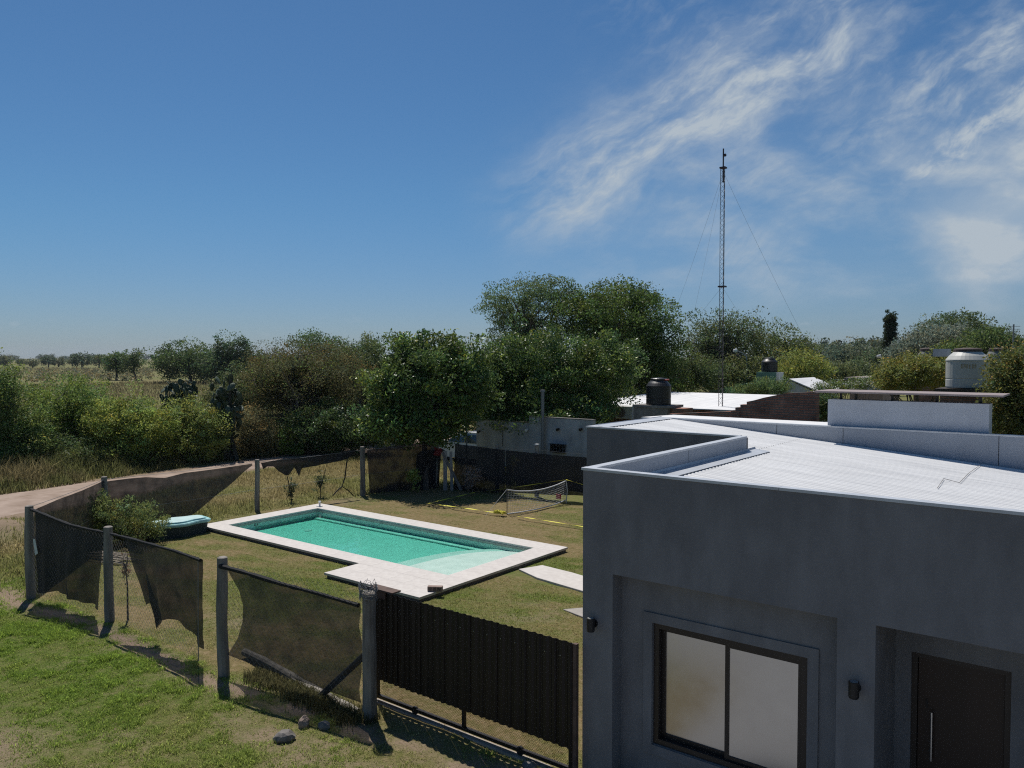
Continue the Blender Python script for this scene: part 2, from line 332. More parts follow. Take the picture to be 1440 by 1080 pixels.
def build_ground():
    fx = np.arange(-40, 4.01, .2); fy = np.arange(-4, 40.01, .2)
    def ext(a, lo, hi):
        w = []; s = .35; v = a[0]
        while v > lo: v -= s; s *= 1.22; w.append(v)
        e = []; s = .35; v = a[-1]
        while v < hi: v += s; s *= 1.22; e.append(v)
        return np.concatenate([w[::-1], a, e])
    xs = ext(fx, -4200, 4200); ys = ext(fy, -2500, 4200)
    X, Y = np.meshgrid(xs, ys, indexing='ij'); Z = ground_z(X, Y)
    # the sheet is kept just under the deck and the coping
    V = np.stack([X, Y, Z], -1).reshape(-1, 3)
    a, b = X.shape; I = np.arange(a*b).reshape(a, b)
    Fc = np.stack([I[:-1, :-1], I[1:, :-1], I[1:, 1:], I[:-1, 1:]], -1).reshape(-1, 4)
    cx = ((xs[:-1]+xs[1:])/2)[:, None]+0*ys[None, :-1]; cy = 0*xs[:-1, None]+((ys[:-1]+ys[1:])/2)[None]
    hole = (cx > -20.2) & (cx < -11.2) & (cy > 12.2) & (cy < 15.8)
    Fc = Fc[~hole.ravel()]
    d, l, y_ = masks(V[:, 0].copy(), V[:, 1].copy())
    me = np_mesh('ground', V, Fc, np.stack([d, l, y_], -1))
    M = bpy.data.materials.new('soil_and_turf'); M.use_nodes = True; nt = M.node_tree; N = nt.nodes; L = nt.links
    bs = N['Principled BSDF']; bs.inputs['Roughness'].default_value = .95; bs.inputs['Specular IOR Level'].default_value = .1
    at = N.new('ShaderNodeAttribute'); at.attribute_name = 'tint'; sp = N.new('ShaderNodeSeparateColor'); L.new(at.outputs['Color'], sp.inputs[0])
    ge = N.new('ShaderNodeNewGeometry')
    def nz(sc, det=6):
        n = N.new('ShaderNodeTexNoise'); L.new(ge.outputs['Position'], n.inputs['Vector']); n.inputs['Scale'].default_value = sc; n.inputs['Detail'].default_value = det; n.inputs['Roughness'].default_value = .65
        return n.outputs['Fac']
    def ramp(f, c1, c2, a=.3, b=.7):
        r = N.new('ShaderNodeValToRGB'); L.new(f, r.inputs[0]); e = r.color_ramp.elements; e[0].position = a; e[1].position = b; e[0].color = (*c1, 1); e[1].color = (*c2, 1); return r.outputs[0]
    def mx(f, a, b):
        n = N.new('ShaderNodeMix'); n.data_type = 'RGBA'; L.new(f, n.inputs['Factor']); L.new(a, n.inputs['A']); L.new(b, n.inputs['B']); return n.outputs['Result']
    def ma(op, a, b):
        n = N.new('ShaderNodeMath'); n.operation = op; n.use_clamp = True
        for i, v in enumerate((a, b)):
            if isinstance(v, (int, float)): n.inputs[i].default_value = v
            else: L.new(v, n.inputs[i])
        return n.outputs[0]
    n_f, n_m, n_c = nz(38), nz(9), nz(1.6)
    green = ramp(n_f, (.070, .095, .020), (.130, .160, .042)); dryc = ramp(n_m, (.130, .098, .042), (.240, .185, .098)); soil = ramp(n_f, (.165, .118, .082), (.300, .225, .165))
    fd = ma('ADD', sp.outputs['Blue'], ma('MULTIPLY', ma('SUBTRACT', n_m, .5), 1.6)); fd = ma('SUBTRACT', fd, ma('MULTIPLY', ma('SUBTRACT', .5, n_m), 1.2))
    fs = ma('MULTIPLY', sp.outputs['Red'], 1.15)
    fs = ma('SUBTRACT', ma('ADD', fs, ma('MULTIPLY', ma('SUBTRACT', n_m, .5), .9)), ma('MULTIPLY', ma('SUBTRACT', .5, n_m), .9))
    L.new(mx(fs, mx(fd, green, dryc), soil), bs.inputs['Base Color'])
    bp = N.new('ShaderNodeBump'); bp.inputs['Strength'].default_value = .7; bp.inputs['Distance'].default_value = .04
    L.new(n_f, bp.inputs['Height']); L.new(bp.outputs[0], bs.inputs['Normal'])
    struct(link('ground', me, M))
build_ground()

# ------------------------------------------------------------------ dirt road, a sheet of packed earth with wheel ruts
def build_road():
    ys = np.arange(-14, 75, .4); cx = np.interp(ys, [p[1] for p in ROAD], [p[0] for p in ROAD])
    W = np.linspace(-1, 1, 25); P = []
    for i, y in enumerate(ys):
        row = []
        for w in W:
            half = float(np.interp(y, [8, 13, 18, 24], [2.5, 2.1, 1.15, .95]))+.35*(fbm(np.array([y*.5+40*(w > 0)]), np.array([3.3]), 5)[0]-.5)*2
            x = cx[i]+w*half
            rut = -.030*math.exp(-((abs(w)-.45)/.13)**2)
            z = .035+rut-.055*abs(w)**6+.015*float(fbm(np.array([x*2]), np.array([y*2]), 9)[0])
            row.append((x, y, z))
        P.append(row)
    m = MB().grid(P)
    struct(m.build('dirt_road', mat('packed_earth', (.235, .175, .135), .95, scale=1.3, col2=(.35, .275, .225), bump=.5, bscale=14, spec=.1), smooth=True))
build_road()

# ------------------------------------------------------------------ house
plaster = mat('grey_plaster', (.150, .146, .148), .85, scale=2.6, col2=(.205, .20, .202), bump=.45, bscale=70, stretch=(1.2, 1.2, .6))
plaster_in = mat('inner_parapet_sheet', (.30, .325, .365), .6, .06, 3.0, bump=.08, bscale=30)
flash = mat('galvanised_flashing', (.46, .48, .51), .42, .08, 5, metal=.25)
roofw = mat('white_roof_paint', (.57, .575, .58), .6, scale=2.0, col2=(.70, .70, .695), stretch=(.25, 3.0, 1), bump=.05)
add_streaks(plaster, .10, (2.2, 2.2, .25))
darkal = mat('brown_aluminium', (.030, .022, .018), .4, .15, 8)
black = mat('black_metal', (.012, .012, .013), .45, .2, 8)
def build_house():
    h = thing('house', (-4.82, 7.5, 0), 'single storey grey plastered house with white corrugated roof behind low parapets', 'house')
    TOP = 3.53
    m = MB()                                                     # front wall, with the two recesses left open
    m.box(-4.82, -4.43, 7.5, 7.7, -.3, 2.41).box(-2.05, -1.72, 7.5, 7.7, -.3, 2.41).box(.25, 3, 7.5, 7.7, -.3, 2.41).box(-4.82, 3, 7.5, 7.7, 2.41, 2.8).box(-4.82, 3, 7.5, 7.59, 2.8, TOP)
    m.build('front_wall', plaster, h)
    m = MB(); wx0, wx1, wz0, wz1 = -4.035, -2.375, .555, 1.90     # window wall, set back
    m.box(-4.62, wx0, 7.7, 7.9, -.3, 2.6).box(wx1, -1.9, 7.7, 7.9, -.3, 2.6).box(wx0, wx1, 7.7, 7.9, wz1, 2.6).box(wx0, wx1, 7.7, 7.9, -.3, wz0)
    m.build('window_wall', plaster, h)
    m = MB(); b = .11; y0, y1 = 7.682, 7.7                       # raised plaster surround
    m.box(wx0-b, wx0-.005, y0, y1, wz0-b, wz1+b).box(wx1+.005, wx1+b, y0, y1, wz0-b, wz1+b).box(wx0-.005, wx1+.005, y0, y1, wz1+.005, wz1+b).box(wx0-.005, wx1+.005, y0, y1, wz0-b, wz0-.005)
    m.build('window_surround', plaster, h)
    m = MB()                                                     # door porch
    m.box(-1.9, -1.72, 7.7, 8.5, -.3, 2.41).box(.25, .43, 7.7, 8.5, -.3, 2.41).box(-1.9, .43, 7.7, 8.5, 2.41, 2.6)
    m.box(-1.72, -1.58, 8.3, 8.5, -.3, 2.41).box(-.76, .25, 8.3, 8.5, -.3, 2.41).box(-1.58, -.76, 8.3, 8.5, 1.97, 2.41)
    m.build('porch_wall', plaster, h)
    MB().box(-4.82, -4.62, 7.7, 12.1, -.3, 2.8).box(-4.82, -4.73, 7.59, 12.1, 2.8, TOP).build('side_wall', plaster, h)
    MB().box(-7.7, -4.73, 12.1, 12.19, -.3, TOP).box(-7.7, -7.61, 12.19, 14.95, -.3, TOP).build('wing_wall', plaster, h)
    MB().box(-7.61, 3, 14.85, 14.95, -.3, TOP).box(2.8, 3, 7.7, 14.85, -.3, TOP).build('back_wall', plaster, h)
    # parapet lining on the roof side, sheet by sheet
    def zr(x): return 3.525-.0853*(x+7.1)
    for x0, x1 in ((-7.6, -5.2), (-5.2, -4.0), (-4.0, -1.6), (-1.6, .8), (.8, 2.8)):
        m = MB(); g = .006
        m.add([(x0+g, 14.835, zr(x0)-.06), (x1-g, 14.835, zr(x1)-.06), (x1-g, 14.835, TOP), (x0+g, 14.835, TOP), (x0+g, 14.849, zr(x0)-.06), (x1-g, 14.849, zr(x1)-.06), (x1-g, 14.849, TOP), (x0+g, 14.849, TOP)],
              [(0,1,2,3),(7,6,5,4),(0,4,5,1),(1,5,6,2),(2,6,7,3),(3,7,4,0)])
        m.build('parapet_sheet', plaster_in, h)
    for y0, y1 in ((7.60, 10.0), (10.0, 12.1)): MB().box(-4.729, -4.716, y0+.006, y1-.006, 3.2, TOP).build('parapet_sheet', plaster_in, h)
    for y0, y1 in ((12.2, 14.83),): MB().box(-7.609, -7.596, y0, y1, 3.4, TOP).build('parapet_sheet', plaster_in, h)
    # metal caps along the parapet tops, in lengths
    def cap(x0, x1, y0, y1):
        m = MB().box(x0, x1, y0, y1, TOP+.002, TOP+.03); o = .018
        m.build('parapet_cap', flash, h)
    xs = [-4.84, -2.6, -.2, 3.02]
    for a, c in zip(xs[:-1], xs[1:]): cap(a, c-.003, 7.49, 7.60)
    for a, c in ((7.602, 10.0), (10.003, 12.10)): cap(-4.83, -4.71, a, c)
    cap(-7.715, -4.832, 12.085, 12.20); cap(-7.715, -7.595, 12.203, 14.835)
    for a, c in ((-7.715, -5.2), (-5.197, -2.6), (-2.597, 3.02)): cap(a, c, 14.837, 14.965)
    # corrugated roof: ribs run with the slope
    def sheet(x0, x1, y0, y1):
        per, hh = .11, .014; prof = []; y = y0
        while y < y1:
            for dy, z in ((0, 0), (.055, 0), (.07, hh), (.098, hh)):
                if y+dy < y1: prof.append((y+dy, z))
            y += per
        P = [[(x, yy, zr(x)-.02+zz) for yy, zz in prof] for x in np.linspace(x0, x1, 8)]
        return MB().grid(P)
    r = sheet(-4.70, 2.79, 7.60, 14.83).build('roof', roofw, h)
    sheet(-7.59, -4.701, 12.20, 14.83).build('roof_wing', roofw, h)
    # angle flashing at the foot of the side parapet and of the wing parapet
    m = MB(); m.add([(-4.712, 7.62, zr(-4.7)+.04), (-4.712, 12.45, zr(-4.7)+.04), (-4.700, 12.45, zr(-4.7)+.010), (-4.700, 7.62, zr(-4.7)+.010), (-4.46, 12.45, zr(-4.46)+.006), (-4.46, 7.62, zr(-4.46)+.006)], [(0,1,2,3),(3,2,4,5)]); m.build('foot_flashing', flash, h)
    m = MB(); m.add([(-7.594, 12.21, zr(-7.6)+.02), (-7.594, 14.8, zr(-7.6)+.02), (-7.586, 14.8, zr(-7.6)+.008), (-7.586, 12.21, zr(-7.6)+.008), (-7.35, 14.8, zr(-7.35)+.006), (-7.35, 12.21, zr(-7.35)+.006)], [(0,1,2,3),(3,2,4,5)]); m.build('foot_flashing', flash, h)
    # patched crack in the coating
    pts = [G(1318, 690, 3.06), G(1327, 677, 3.06), G(1349, 681, 3.06), G(1362, 668, 3.06), G(1380, 655, 3.06)]
    MB().tube([(p[0], p[1], zr(p[0])+.012) for p in pts], .004, 5).build('roof_crack', mat('crack_grey', (.2, .19, .18), .9), h)
    # window
    w = MB(); f = .06
    w.box(wx0, wx0+f, 7.72, 7.84, wz0, wz1).box(wx1-f, wx1, 7.72, 7.84, wz0, wz1).box(wx0+f, wx1-f, 7.72, 7.84, wz1-f, wz1).box(wx0+f, wx1-f, 7.72, 7.84, wz0, wz0+f)
    win = w.build('window', darkal, h)
    mid = -3.20
    for a, c, y in ((wx0+f, mid+.03, 7.80), (mid-.03, wx1-f, 7.755)):
        s = MB(); t = .045
        s.box(a, a+t, y, y+.03, wz0+f, wz1-f).box(c-t, c, y, y+.03, wz0+f, wz1-f).box(a+t, c-t, y, y+.03, wz1-f-t, wz1-f).box(a+t, c-t, y, y+.03, wz0+f, wz0+f+t)
        s.build('sash', darkal, win)
        MB().box(a+t, c-t, y+.011, y+.019, wz0+f+t, wz1-f-t).build('pane', MATS['coated_glass'], win)
    # door
    dm = MB().box(-1.58, -1.53, 8.33, 8.42, 0, 1.97).box(-.81, -.76, 8.33, 8.42, 0, 1.97).box(-1.53, -.81, 8.33, 8.42, 1.92, 1.97)
    door = dm.build('door', darkal, h)
    MB().box(-1.525, -.815, 8.36, 8.40, .01, 1.915).build('leaf', mat('dark_door_wood', (.030, .017, .012), .45, .3, 3, stretch=(1, 1, .15)), door)
    MB().tube([(-1.40, 8.31, .95), (-1.40, 8.31, 1.42)], .011, 8).tube([(-1.40, 8.36, 1.0), (-1.40, 8.31, 1.0)], .008, 6).tube([(-1.40, 8.36, 1.37), (-1.40, 8.31, 1.37)], .008, 6).build('handle', mat('steel', (.5, .5, .5), .3, metal=.9), door)
    MB().box(-1.455, -1.44, 8.345, 8.362, 1.44, 1.52).build('lock_plate', black, door)
    # two wall lamps
    for q in ((836, 876), (1204, 966)):
        p = atY(q[0], q[1], 7.5); l = MB().tube([(p[0], 7.42, p[2]-.075), (p[0], 7.42, p[2]-.06), (p[0], 7.42, p[2]+.075)], [.040, .046, .046], 14).box(p[0]-.022, p[0]+.022, 7.44, 7.48, p[2]-.02, p[2]+.03).build('wall_lamp', black, h)
        MB().tube([(p[0], 7.499, p[2]), (p[0], 7.478, p[2])], .045, 14).build('back_plate', black, l)
        MB().tube([(p[0], 7.42, p[2]+.0755), (p[0], 7.42, p[2]+.078)], .036, 14).build('lens', mat('lamp_lens', (.25, .25, .24), .2), l)
    # painted box with its thin slab on short posts, on the back parapet
    bx = MB().box(-4.31, -1.76, 14.97, 15.35, 2.9, 4.04).build('roof_housing', mat('pale_blue_paint', (.40, .43, .48), .8, .07, 2, bump=.15), h)
    MB().box(-4.50, -1.55, 14.80, 15.75, 4.165, 4.195).build('slab', mat('thin_fibre_slab', (.26, .215, .21), .85, .15, 3), bx)
    for x in (-4.12, -3.86, -3.25, -2.55, -1.90): MB().box(x-.02, x+.02, 15.1, 15.14, 4.041, 4.164).build('leg', black, bx)
    # garden tap on the side wall
    p = atY(816, 768, 12.05)
    MB().tube([(-7.72, 12.6, .62), (-7.85, 12.6, .62), (-7.88, 12.6, .55)], .03, 8).build('tap', mat('white_plastic', (.7, .7, .7), .4), h)
def glass_mat():
    M = bpy.data.materials.new('coated_glass'); M.use_nodes = True; nt = M.node_tree; N = nt.nodes; L = nt.links
    bs = N['Principled BSDF']; bs.inputs['Metallic'].default_value = 1.0; bs.inputs['Roughness'].default_value = .04
    tc = N.new('ShaderNodeTexCoord'); nz = N.new('ShaderNodeTexNoise'); L.new(tc.outputs['Object'], nz.inputs['Vector']); nz.inputs['Scale'].default_value = 5; nz.inputs['Detail'].default_value = 8
    rp = N.new('ShaderNodeValToRGB'); L.new(nz.outputs['Fac'], rp.inputs[0]); rp.color_ramp.elements[0].color = (.40, .40, .41, 1); rp.color_ramp.elements[1].color = (.54, .54, .545, 1)
    L.new(rp.outputs[0], bs.inputs['Base Color']); MATS['coated_glass'] = M
    r2 = N.new('ShaderNodeMapRange'); L.new(nz.outputs['Fac'], r2.inputs['Value']); r2.inputs['To Min'].default_value = .16; r2.inputs['To Max'].default_value = .34; L.new(r2.outputs[0], bs.inputs['Roughness'])
add_streaks(roofw, .16, (.5, 7, 1)); glass_mat(); build_house()

# ------------------------------------------------------------------ pool
stone = mat('pale_stone', (.47, .435, .405), .8, scale=7, col2=(.56, .525, .49), bump=.12, bscale=45, rnd=.025)
def build_pool():
    p = thing('swimming_pool', (-15.6, 14, 0), 'rectangular in-ground swimming pool with turquoise water and white stone coping', 'swimming pool')
    zt, th = .115, .05
    def tiles(x0, x1, y0, y1, nx, ny, name='coping_tile', z=zt):
        dx = (x1-x0)/nx; dy = (y1-y0)/ny; me = None
        for i in range(nx):
            for j in range(ny):
                if me is None:
                    o = MB().box(-dx/2+.0008, dx/2-.0008, -dy/2+.0008, dy/2-.0008, -th, 0).build(name, stone, p, bevel=.0015, loc=(0, 0, 0)); me = o.data
                else: o = link(name, me, stone, p, loc=(0, 0, 0))
                o.location = Vector((x0+(i+.5)*dx, y0+(j+.5)*dy, z+random.uniform(-.0005, .0005)))-p.location
    tiles(PX0, PX1, PY0, IY0-.0, 19, 1); tiles(PX0, PX1, IY1, PY1, 19, 1)
    tiles(PX0, IX0, IY0, IY1, 1, 6); tiles(IX1, PX1, IY0, IY1, 1, 6)
    tiles(-13.72, -10.82, 10.95, 11.948, 6, 2, 'deck_tile')
    conc = mat('concrete_edge', (.16, .145, .135), .9, .25, 5, bump=.3)
    e = .035; zb = zt-th-.001
    m = MB(); m.box(PX0+e, PX1-e, PY0+e, IY0-.15, -.12, zb).box(PX0+e, PX1-e, IY1+.15, PY1-e, -.12, zb).box(PX0+e, IX0-.15, IY0-.15, IY1+.15, -.12, zb).box(IX1+.15, PX1-e, IY0-.15, IY1+.15, -.12, zb)
    m.build('ring_beam', conc, p)
    MB().box(-13.68, -10.86, 11.0, 11.98, -.12, zb).build('deck_base', conc, p)
    liner = mat('pool_paint', (.66, .78, .72), .7, .05, 2.5)
    fl = -.19; w = .15
    m = MB(); m.box(IX0-w, IX0, IY0-w, IY1+w, fl, zb).box(IX1, IX1+w, IY0-w, IY1+w, fl, zb).box(IX0, IX1, IY0-w, IY0, fl, zb).box(IX0, IX1, IY1, IY1+w, fl, zb).box(IX0-w, IX1+w, IY0-w, IY1+w, fl-.15, fl)
    m.build('basin', liner, p)
    MB().box(IX0+.002, IX1-.002, IY1-.22, IY1-.002, fl+.002, -.15).build('ledge', liner, p)
    band = mat('grey_waterline', (.34, .33, .29), .85, .2, 4, stretch=(1, 1, .3))  # grey brown tile band round the basin, above the water
    m = MB(); g = .004; m.box(IX0+g, IX1-g, IY1-.012, IY1-.001, .0, zb).box(IX0+.001, IX0+.012, IY0+g, IY1-.014, .0, zb).box(IX0+g, IX1-g, IY0+.001, IY0+.012, .0, zb).box(IX1-.012, IX1-.001, IY0+.014, IY1-.014, .0, zb)
    m.build('waterline_band', band, p)
    # beach entry: rounded shelves in the right end
    for k, (ax, ay, zz) in enumerate(((2.15, 3.3, -.085), (1.55, 2.95, -.022))):
        poly = [(IX1-.014, IY0+.014, fl+.003+.001*k)]
        for t in np.linspace(0, math.pi/2, 22):
            poly.append((IX1-.014-ax*math.cos(t)**.8, min(IY1-.014, IY0+.014+ay*math.sin(t)**.8), fl+.003+.001*k))
        MB().prism(poly, (0, 0, zz-fl)).build('beach_step', mat('pale_step', (.56, .64, .58), .7, scale=3, col2=(.68, .73, .67)), p)
    q = G(434, 752, fl)
    MB().lathe([(.11, 0), (.11, .012), (.07, .016)], -18.55, 14.25, 18, fl+.002).build('drain', mat('drain_white', (.75, .75, .7), .5), p)
    for zz in (0, .09): MB().box(IX0+.013, IX0+.02, 13.3+zz, 13.34+zz, -.06, -.02).build('inlet', black, p)
    MB().box(-20.05, -19.9, 15.72, 15.86, zt+.002, zt+.02).lathe([(.03, 0), (.025, .1), (.045, .12), (.045, .15)], -19.97, 15.79, 12, zt+.02).build('skimmer_fitting', mat('white_plastic', (.7, .7, .7), .4), p)
    # water: a closed body, clear surface, tinted by its depth
    M = bpy.data.materials.new('pool_water'); M.use_nodes = True; nt = M.node_tree; N = nt.nodes; L = nt.links; N.remove(N['Principled BSDF'])
    out = N['Material Output']; tr = N.new('ShaderNodeBsdfTransparent'); gl = N.new('ShaderNodeBsdfGlossy'); gl.inputs['Roughness'].default_value = .015
    fr = N.new('ShaderNodeFresnel'); fr.inputs['IOR'].default_value = 1.33; mx = N.new('ShaderNodeMixShader')
    ge = N.new('ShaderNodeNewGeometry'); nz = N.new('ShaderNodeTexNoise'); L.new(ge.outputs['Position'], nz.inputs['Vector']); nz.inputs['Scale'].default_value = 3.0; nz.inputs['Detail'].default_value = 4
    bp = N.new('ShaderNodeBump'); bp.inputs['Strength'].default_value = .22; bp.inputs['Distance'].default_value = .03; L.new(nz.outputs['Fac'], bp.inputs['Height'])
    L.new(bp.outputs[0], gl.inputs['Normal']); L.new(bp.outputs[0], fr.inputs['Normal'])
    bf = N.new('ShaderNodeMath'); bf.operation = 'SUBTRACT'; bf.inputs[0].default_value = 1.0; L.new(ge.outputs['Backfacing'], bf.inputs[1])
    bm_ = N.new('ShaderNodeMath'); bm_.operation = 'MULTIPLY'; L.new(fr.outputs[0], bm_.inputs[0]); L.new(bf.outputs[0], bm_.inputs[1])
    L.new(bm_.outputs[0], mx.inputs[0]); L.new(tr.outputs[0], mx.inputs[1]); L.new(gl.outputs[0], mx.inputs[2]); L.new(mx.outputs[0], out.inputs['Surface'])
    va = N.new('ShaderNodeVolumeAbsorption'); va.inputs['Density'].default_value = 2.0; va.inputs['Color'].default_value = (.10, .72, .63, 1); L.new(va.outputs[0], out.inputs['Volume'])
    MB().box(IX0-.03, IX1+.03, IY0-.03, IY1+.03, fl-.05, .015).build('water', M, p)
build_pool()
def slab_poly(name, pts, z, mt, label, cat):
    m = MB().prism([(a, b, -.06) for a, b in pts], (0, 0, z+.06)); o = m.build(name, mt, bevel=.006); tag(o, label, cat); return o
path = [(-10.72, 14.02), (-10.0, 13.72), (-8.7, 13.5), (-7.72, 13.42), (-7.72, 14.2), (-8.6, 14.3), (-9.6, 14.52), (-10.5, 14.62)]
slab_poly('garden_path', path, .04, stone, 'pale concrete strip of path leading from the pool corner to the house', 'path')['kind'] = 'structure'
slab_poly('paving_slab', [(-8.35, 12.3), (-7.2, 12.0), (-7.2, 12.06), (-7.72, 12.9), (-8.0, 12.75)], .03, mat('worn_concrete', (.3, .275, .25), .9, .15, 5, bump=.2), 'small worn concrete slab in the grass at the house corner', 'slab')

struct(MB().box(-4.35, 5.5, -6.0, 7.42, -.1, .03).box(-7.5, -4.35, -6.0, 4.4, -.1, .03).build('unseen_ground_sheet', mat('unseen_ground_grey', (.16, .158, .155), .95, scale=14, col2=(.29, .285, .28), bump=.6, bscale=30)))  # unseen grey ground, added for the window reflection and the porch bounce
# ------------------------------------------------------------------ fences
wood = mat('weathered_post', (.10, .088, .076), .9, scale=9, col2=(.27, .245, .215), stretch=(1, 1, .12), bump=.6, bscale=25)
greywood = mat('grey_driftwood', (.16, .145, .125), .9, scale=7, col2=(.36, .33, .29), bump=.6, bscale=30)
wire = mat('galvanised_wire', (.20, .20, .20), .5, .1, 8, metal=.4)
shade = net_mat('black_shade_cloth', (.024, .024, .026), .91, .05)
shade_thin = net_mat('worn_shade_cloth', (.034, .033, .034), .83, .07)
shade_roll = net_mat('gathered_shade_cloth', (.014, .014, .015), .97, .02)
def lerp_poly(pts, n):
    pts = np.array(pts, float); d = np.r_[0, np.cumsum(np.linalg.norm(np.diff(pts, axis=0), axis=1))]
    t = np.linspace(0, d[-1], n); return np.stack([np.interp(t, d, pts[:, k]) for k in range(pts.shape[1])], -1)
def cloth(name, A, B, P0, P1, parent, mt, nu=60, nv=26, amp=.05, freq=3.0, off=.0, seed=1, roll=False):
    """a hung sheet between the edge A and the edge B, in the plane of two posts, with folds and sag"""
    A3 = lerp_poly([onP(x, y, P0, P1) for x, y in A], nu); B3 = lerp_poly([onP(x, y, P0, P1) for x, y in B], nu)
    n = np.array([-(P1[1]-P0[1]), P1[0]-P0[0], 0]); n /= np.linalg.norm(n)
    if n[1] > 0 and abs(n[1]) > abs(n[0]): n = -n
    P = []
    for j in range(nv):
        v = j/(nv-1); row = A3*(1-v)+B3*v; u = np.linspace(0, 1, nu)
        f = amp*(v*(1-.35*v))*(np.sin(u*freq*6.28+seed)+.6*np.sin(u*freq*2.7*6.28+2*seed+v*1.5))+.5*amp*np.sin(v*3.14)*np.sin(u*3.14)
        w = .35*amp*(fbm(u*14+seed*7, v*6+0*u, seed)-.5)
        row = row+n[None]*(f+w+off)[:, None]; P.append([tuple(q) for q in row])
    o = MB().grid(P).build(name, mt, parent, smooth=True); return o
def link_mesh(P0, P1, z0, z1, parent, s=.075, r=.0016, off=.03):
    """chain-link: two families of diagonal wires"""
    P0 = np.array([P0[0], P0[1]]); P1 = np.array([P1[0], P1[1]]); Lg = np.linalg.norm(P1-P0); e = (P1-P0)/Lg; n = np.array([e[1], -e[0]])
    V = []; Fc = []; H_ = z1-z0; dg = s*math.sqrt(2)
    for fam in (1, -1):
        k = -H_ if fam == 1 else 0
        c = k
        while c < Lg+(0 if fam == 1 else H_):
            # u = c + fam*(z-z0)
            pts = []
            for z in (z0, z1):
                pts.append([c+fam*(z-z0), z])
            (u0, a), (u1, b) = pts
            def clip(u0, a, u1, b):
                for lim, lo in ((0, True), (Lg, False)):
                    for _ in range(1):
                        if lo:
                            if u0 < lim and u1 < lim: return None
                            if u0 < lim: t = (lim-u0)/(u1-u0); a = a+(b-a)*t; u0 = lim
                            elif u1 < lim: t = (lim-u1)/(u0-u1); b = b+(a-b)*t; u1 = lim
                        else:
                            if u0 > lim and u1 > lim: return None
                            if u0 > lim: t = (lim-u0)/(u1-u0); a = a+(b-a)*t; u0 = lim
                            elif u1 > lim: t = (lim-u1)/(u0-u1); b = b+(a-b)*t; u1 = lim
                return u0, a, u1, b
            q = clip(u0, a, u1, b)
            if q:
                u0, a, u1, b = q; i = len(V); off2 = off+.003*fam
                for (u, z) in ((u0, a), (u1, b)):
                    x, y = P0+e*u+n*off2
                    V += [(x-n[0]*r, y-n[1]*r, z), (x+e[0]*r+n[0]*r, y+e[1]*r+n[1]*r, z), (x-e[0]*r+n[0]*r, y-e[1]*r+n[1]*r, z)]
                Fc += [(i, i+1, i+4, i+3), (i+1, i+2, i+5, i+4), (i+2, i, i+3, i+5)]
            c += dg
    if not V: return
    o = link('chain_link', np_mesh('chain_link', np.array(V), np.array(Fc)), wire, parent); o['kind'] = 'stuff'; return o
def post(P, h, r, parent, n=12, lean=(0, 0), mt=None):
    zs = np.linspace(-.25, h, 9); pts = []; rad = []
    for i, z in enumerate(zs):
        pts.append((P[0]+lean[0]*z/h+.008*math.sin(z*4+P[0]), P[1]+lean[1]*z/h+.008*math.cos(z*3+P[1]), z)); rad.append(r*(1.06-.1*z/h+.04*math.sin(z*7+P[0]*3)))
    pts.append((pts[-1][0], pts[-1][1], h+.012)); rad.append(r*.72)
    return MB().tube(pts, rad, n).build('post', mt or wood, parent)
def wires(pts, parent, r=.004, sag=.02):
    m = MB()
    for a, b in zip(pts[:-1], pts[1:]):
        a = Vector(a); b = Vector(b); m.tube([a.lerp(b, t)-Vector((0, 0, sag*4*t*(1-t))) for t in np.linspace(0, 1, 7)], r, 5)
    return m.build('wire', wire, parent)

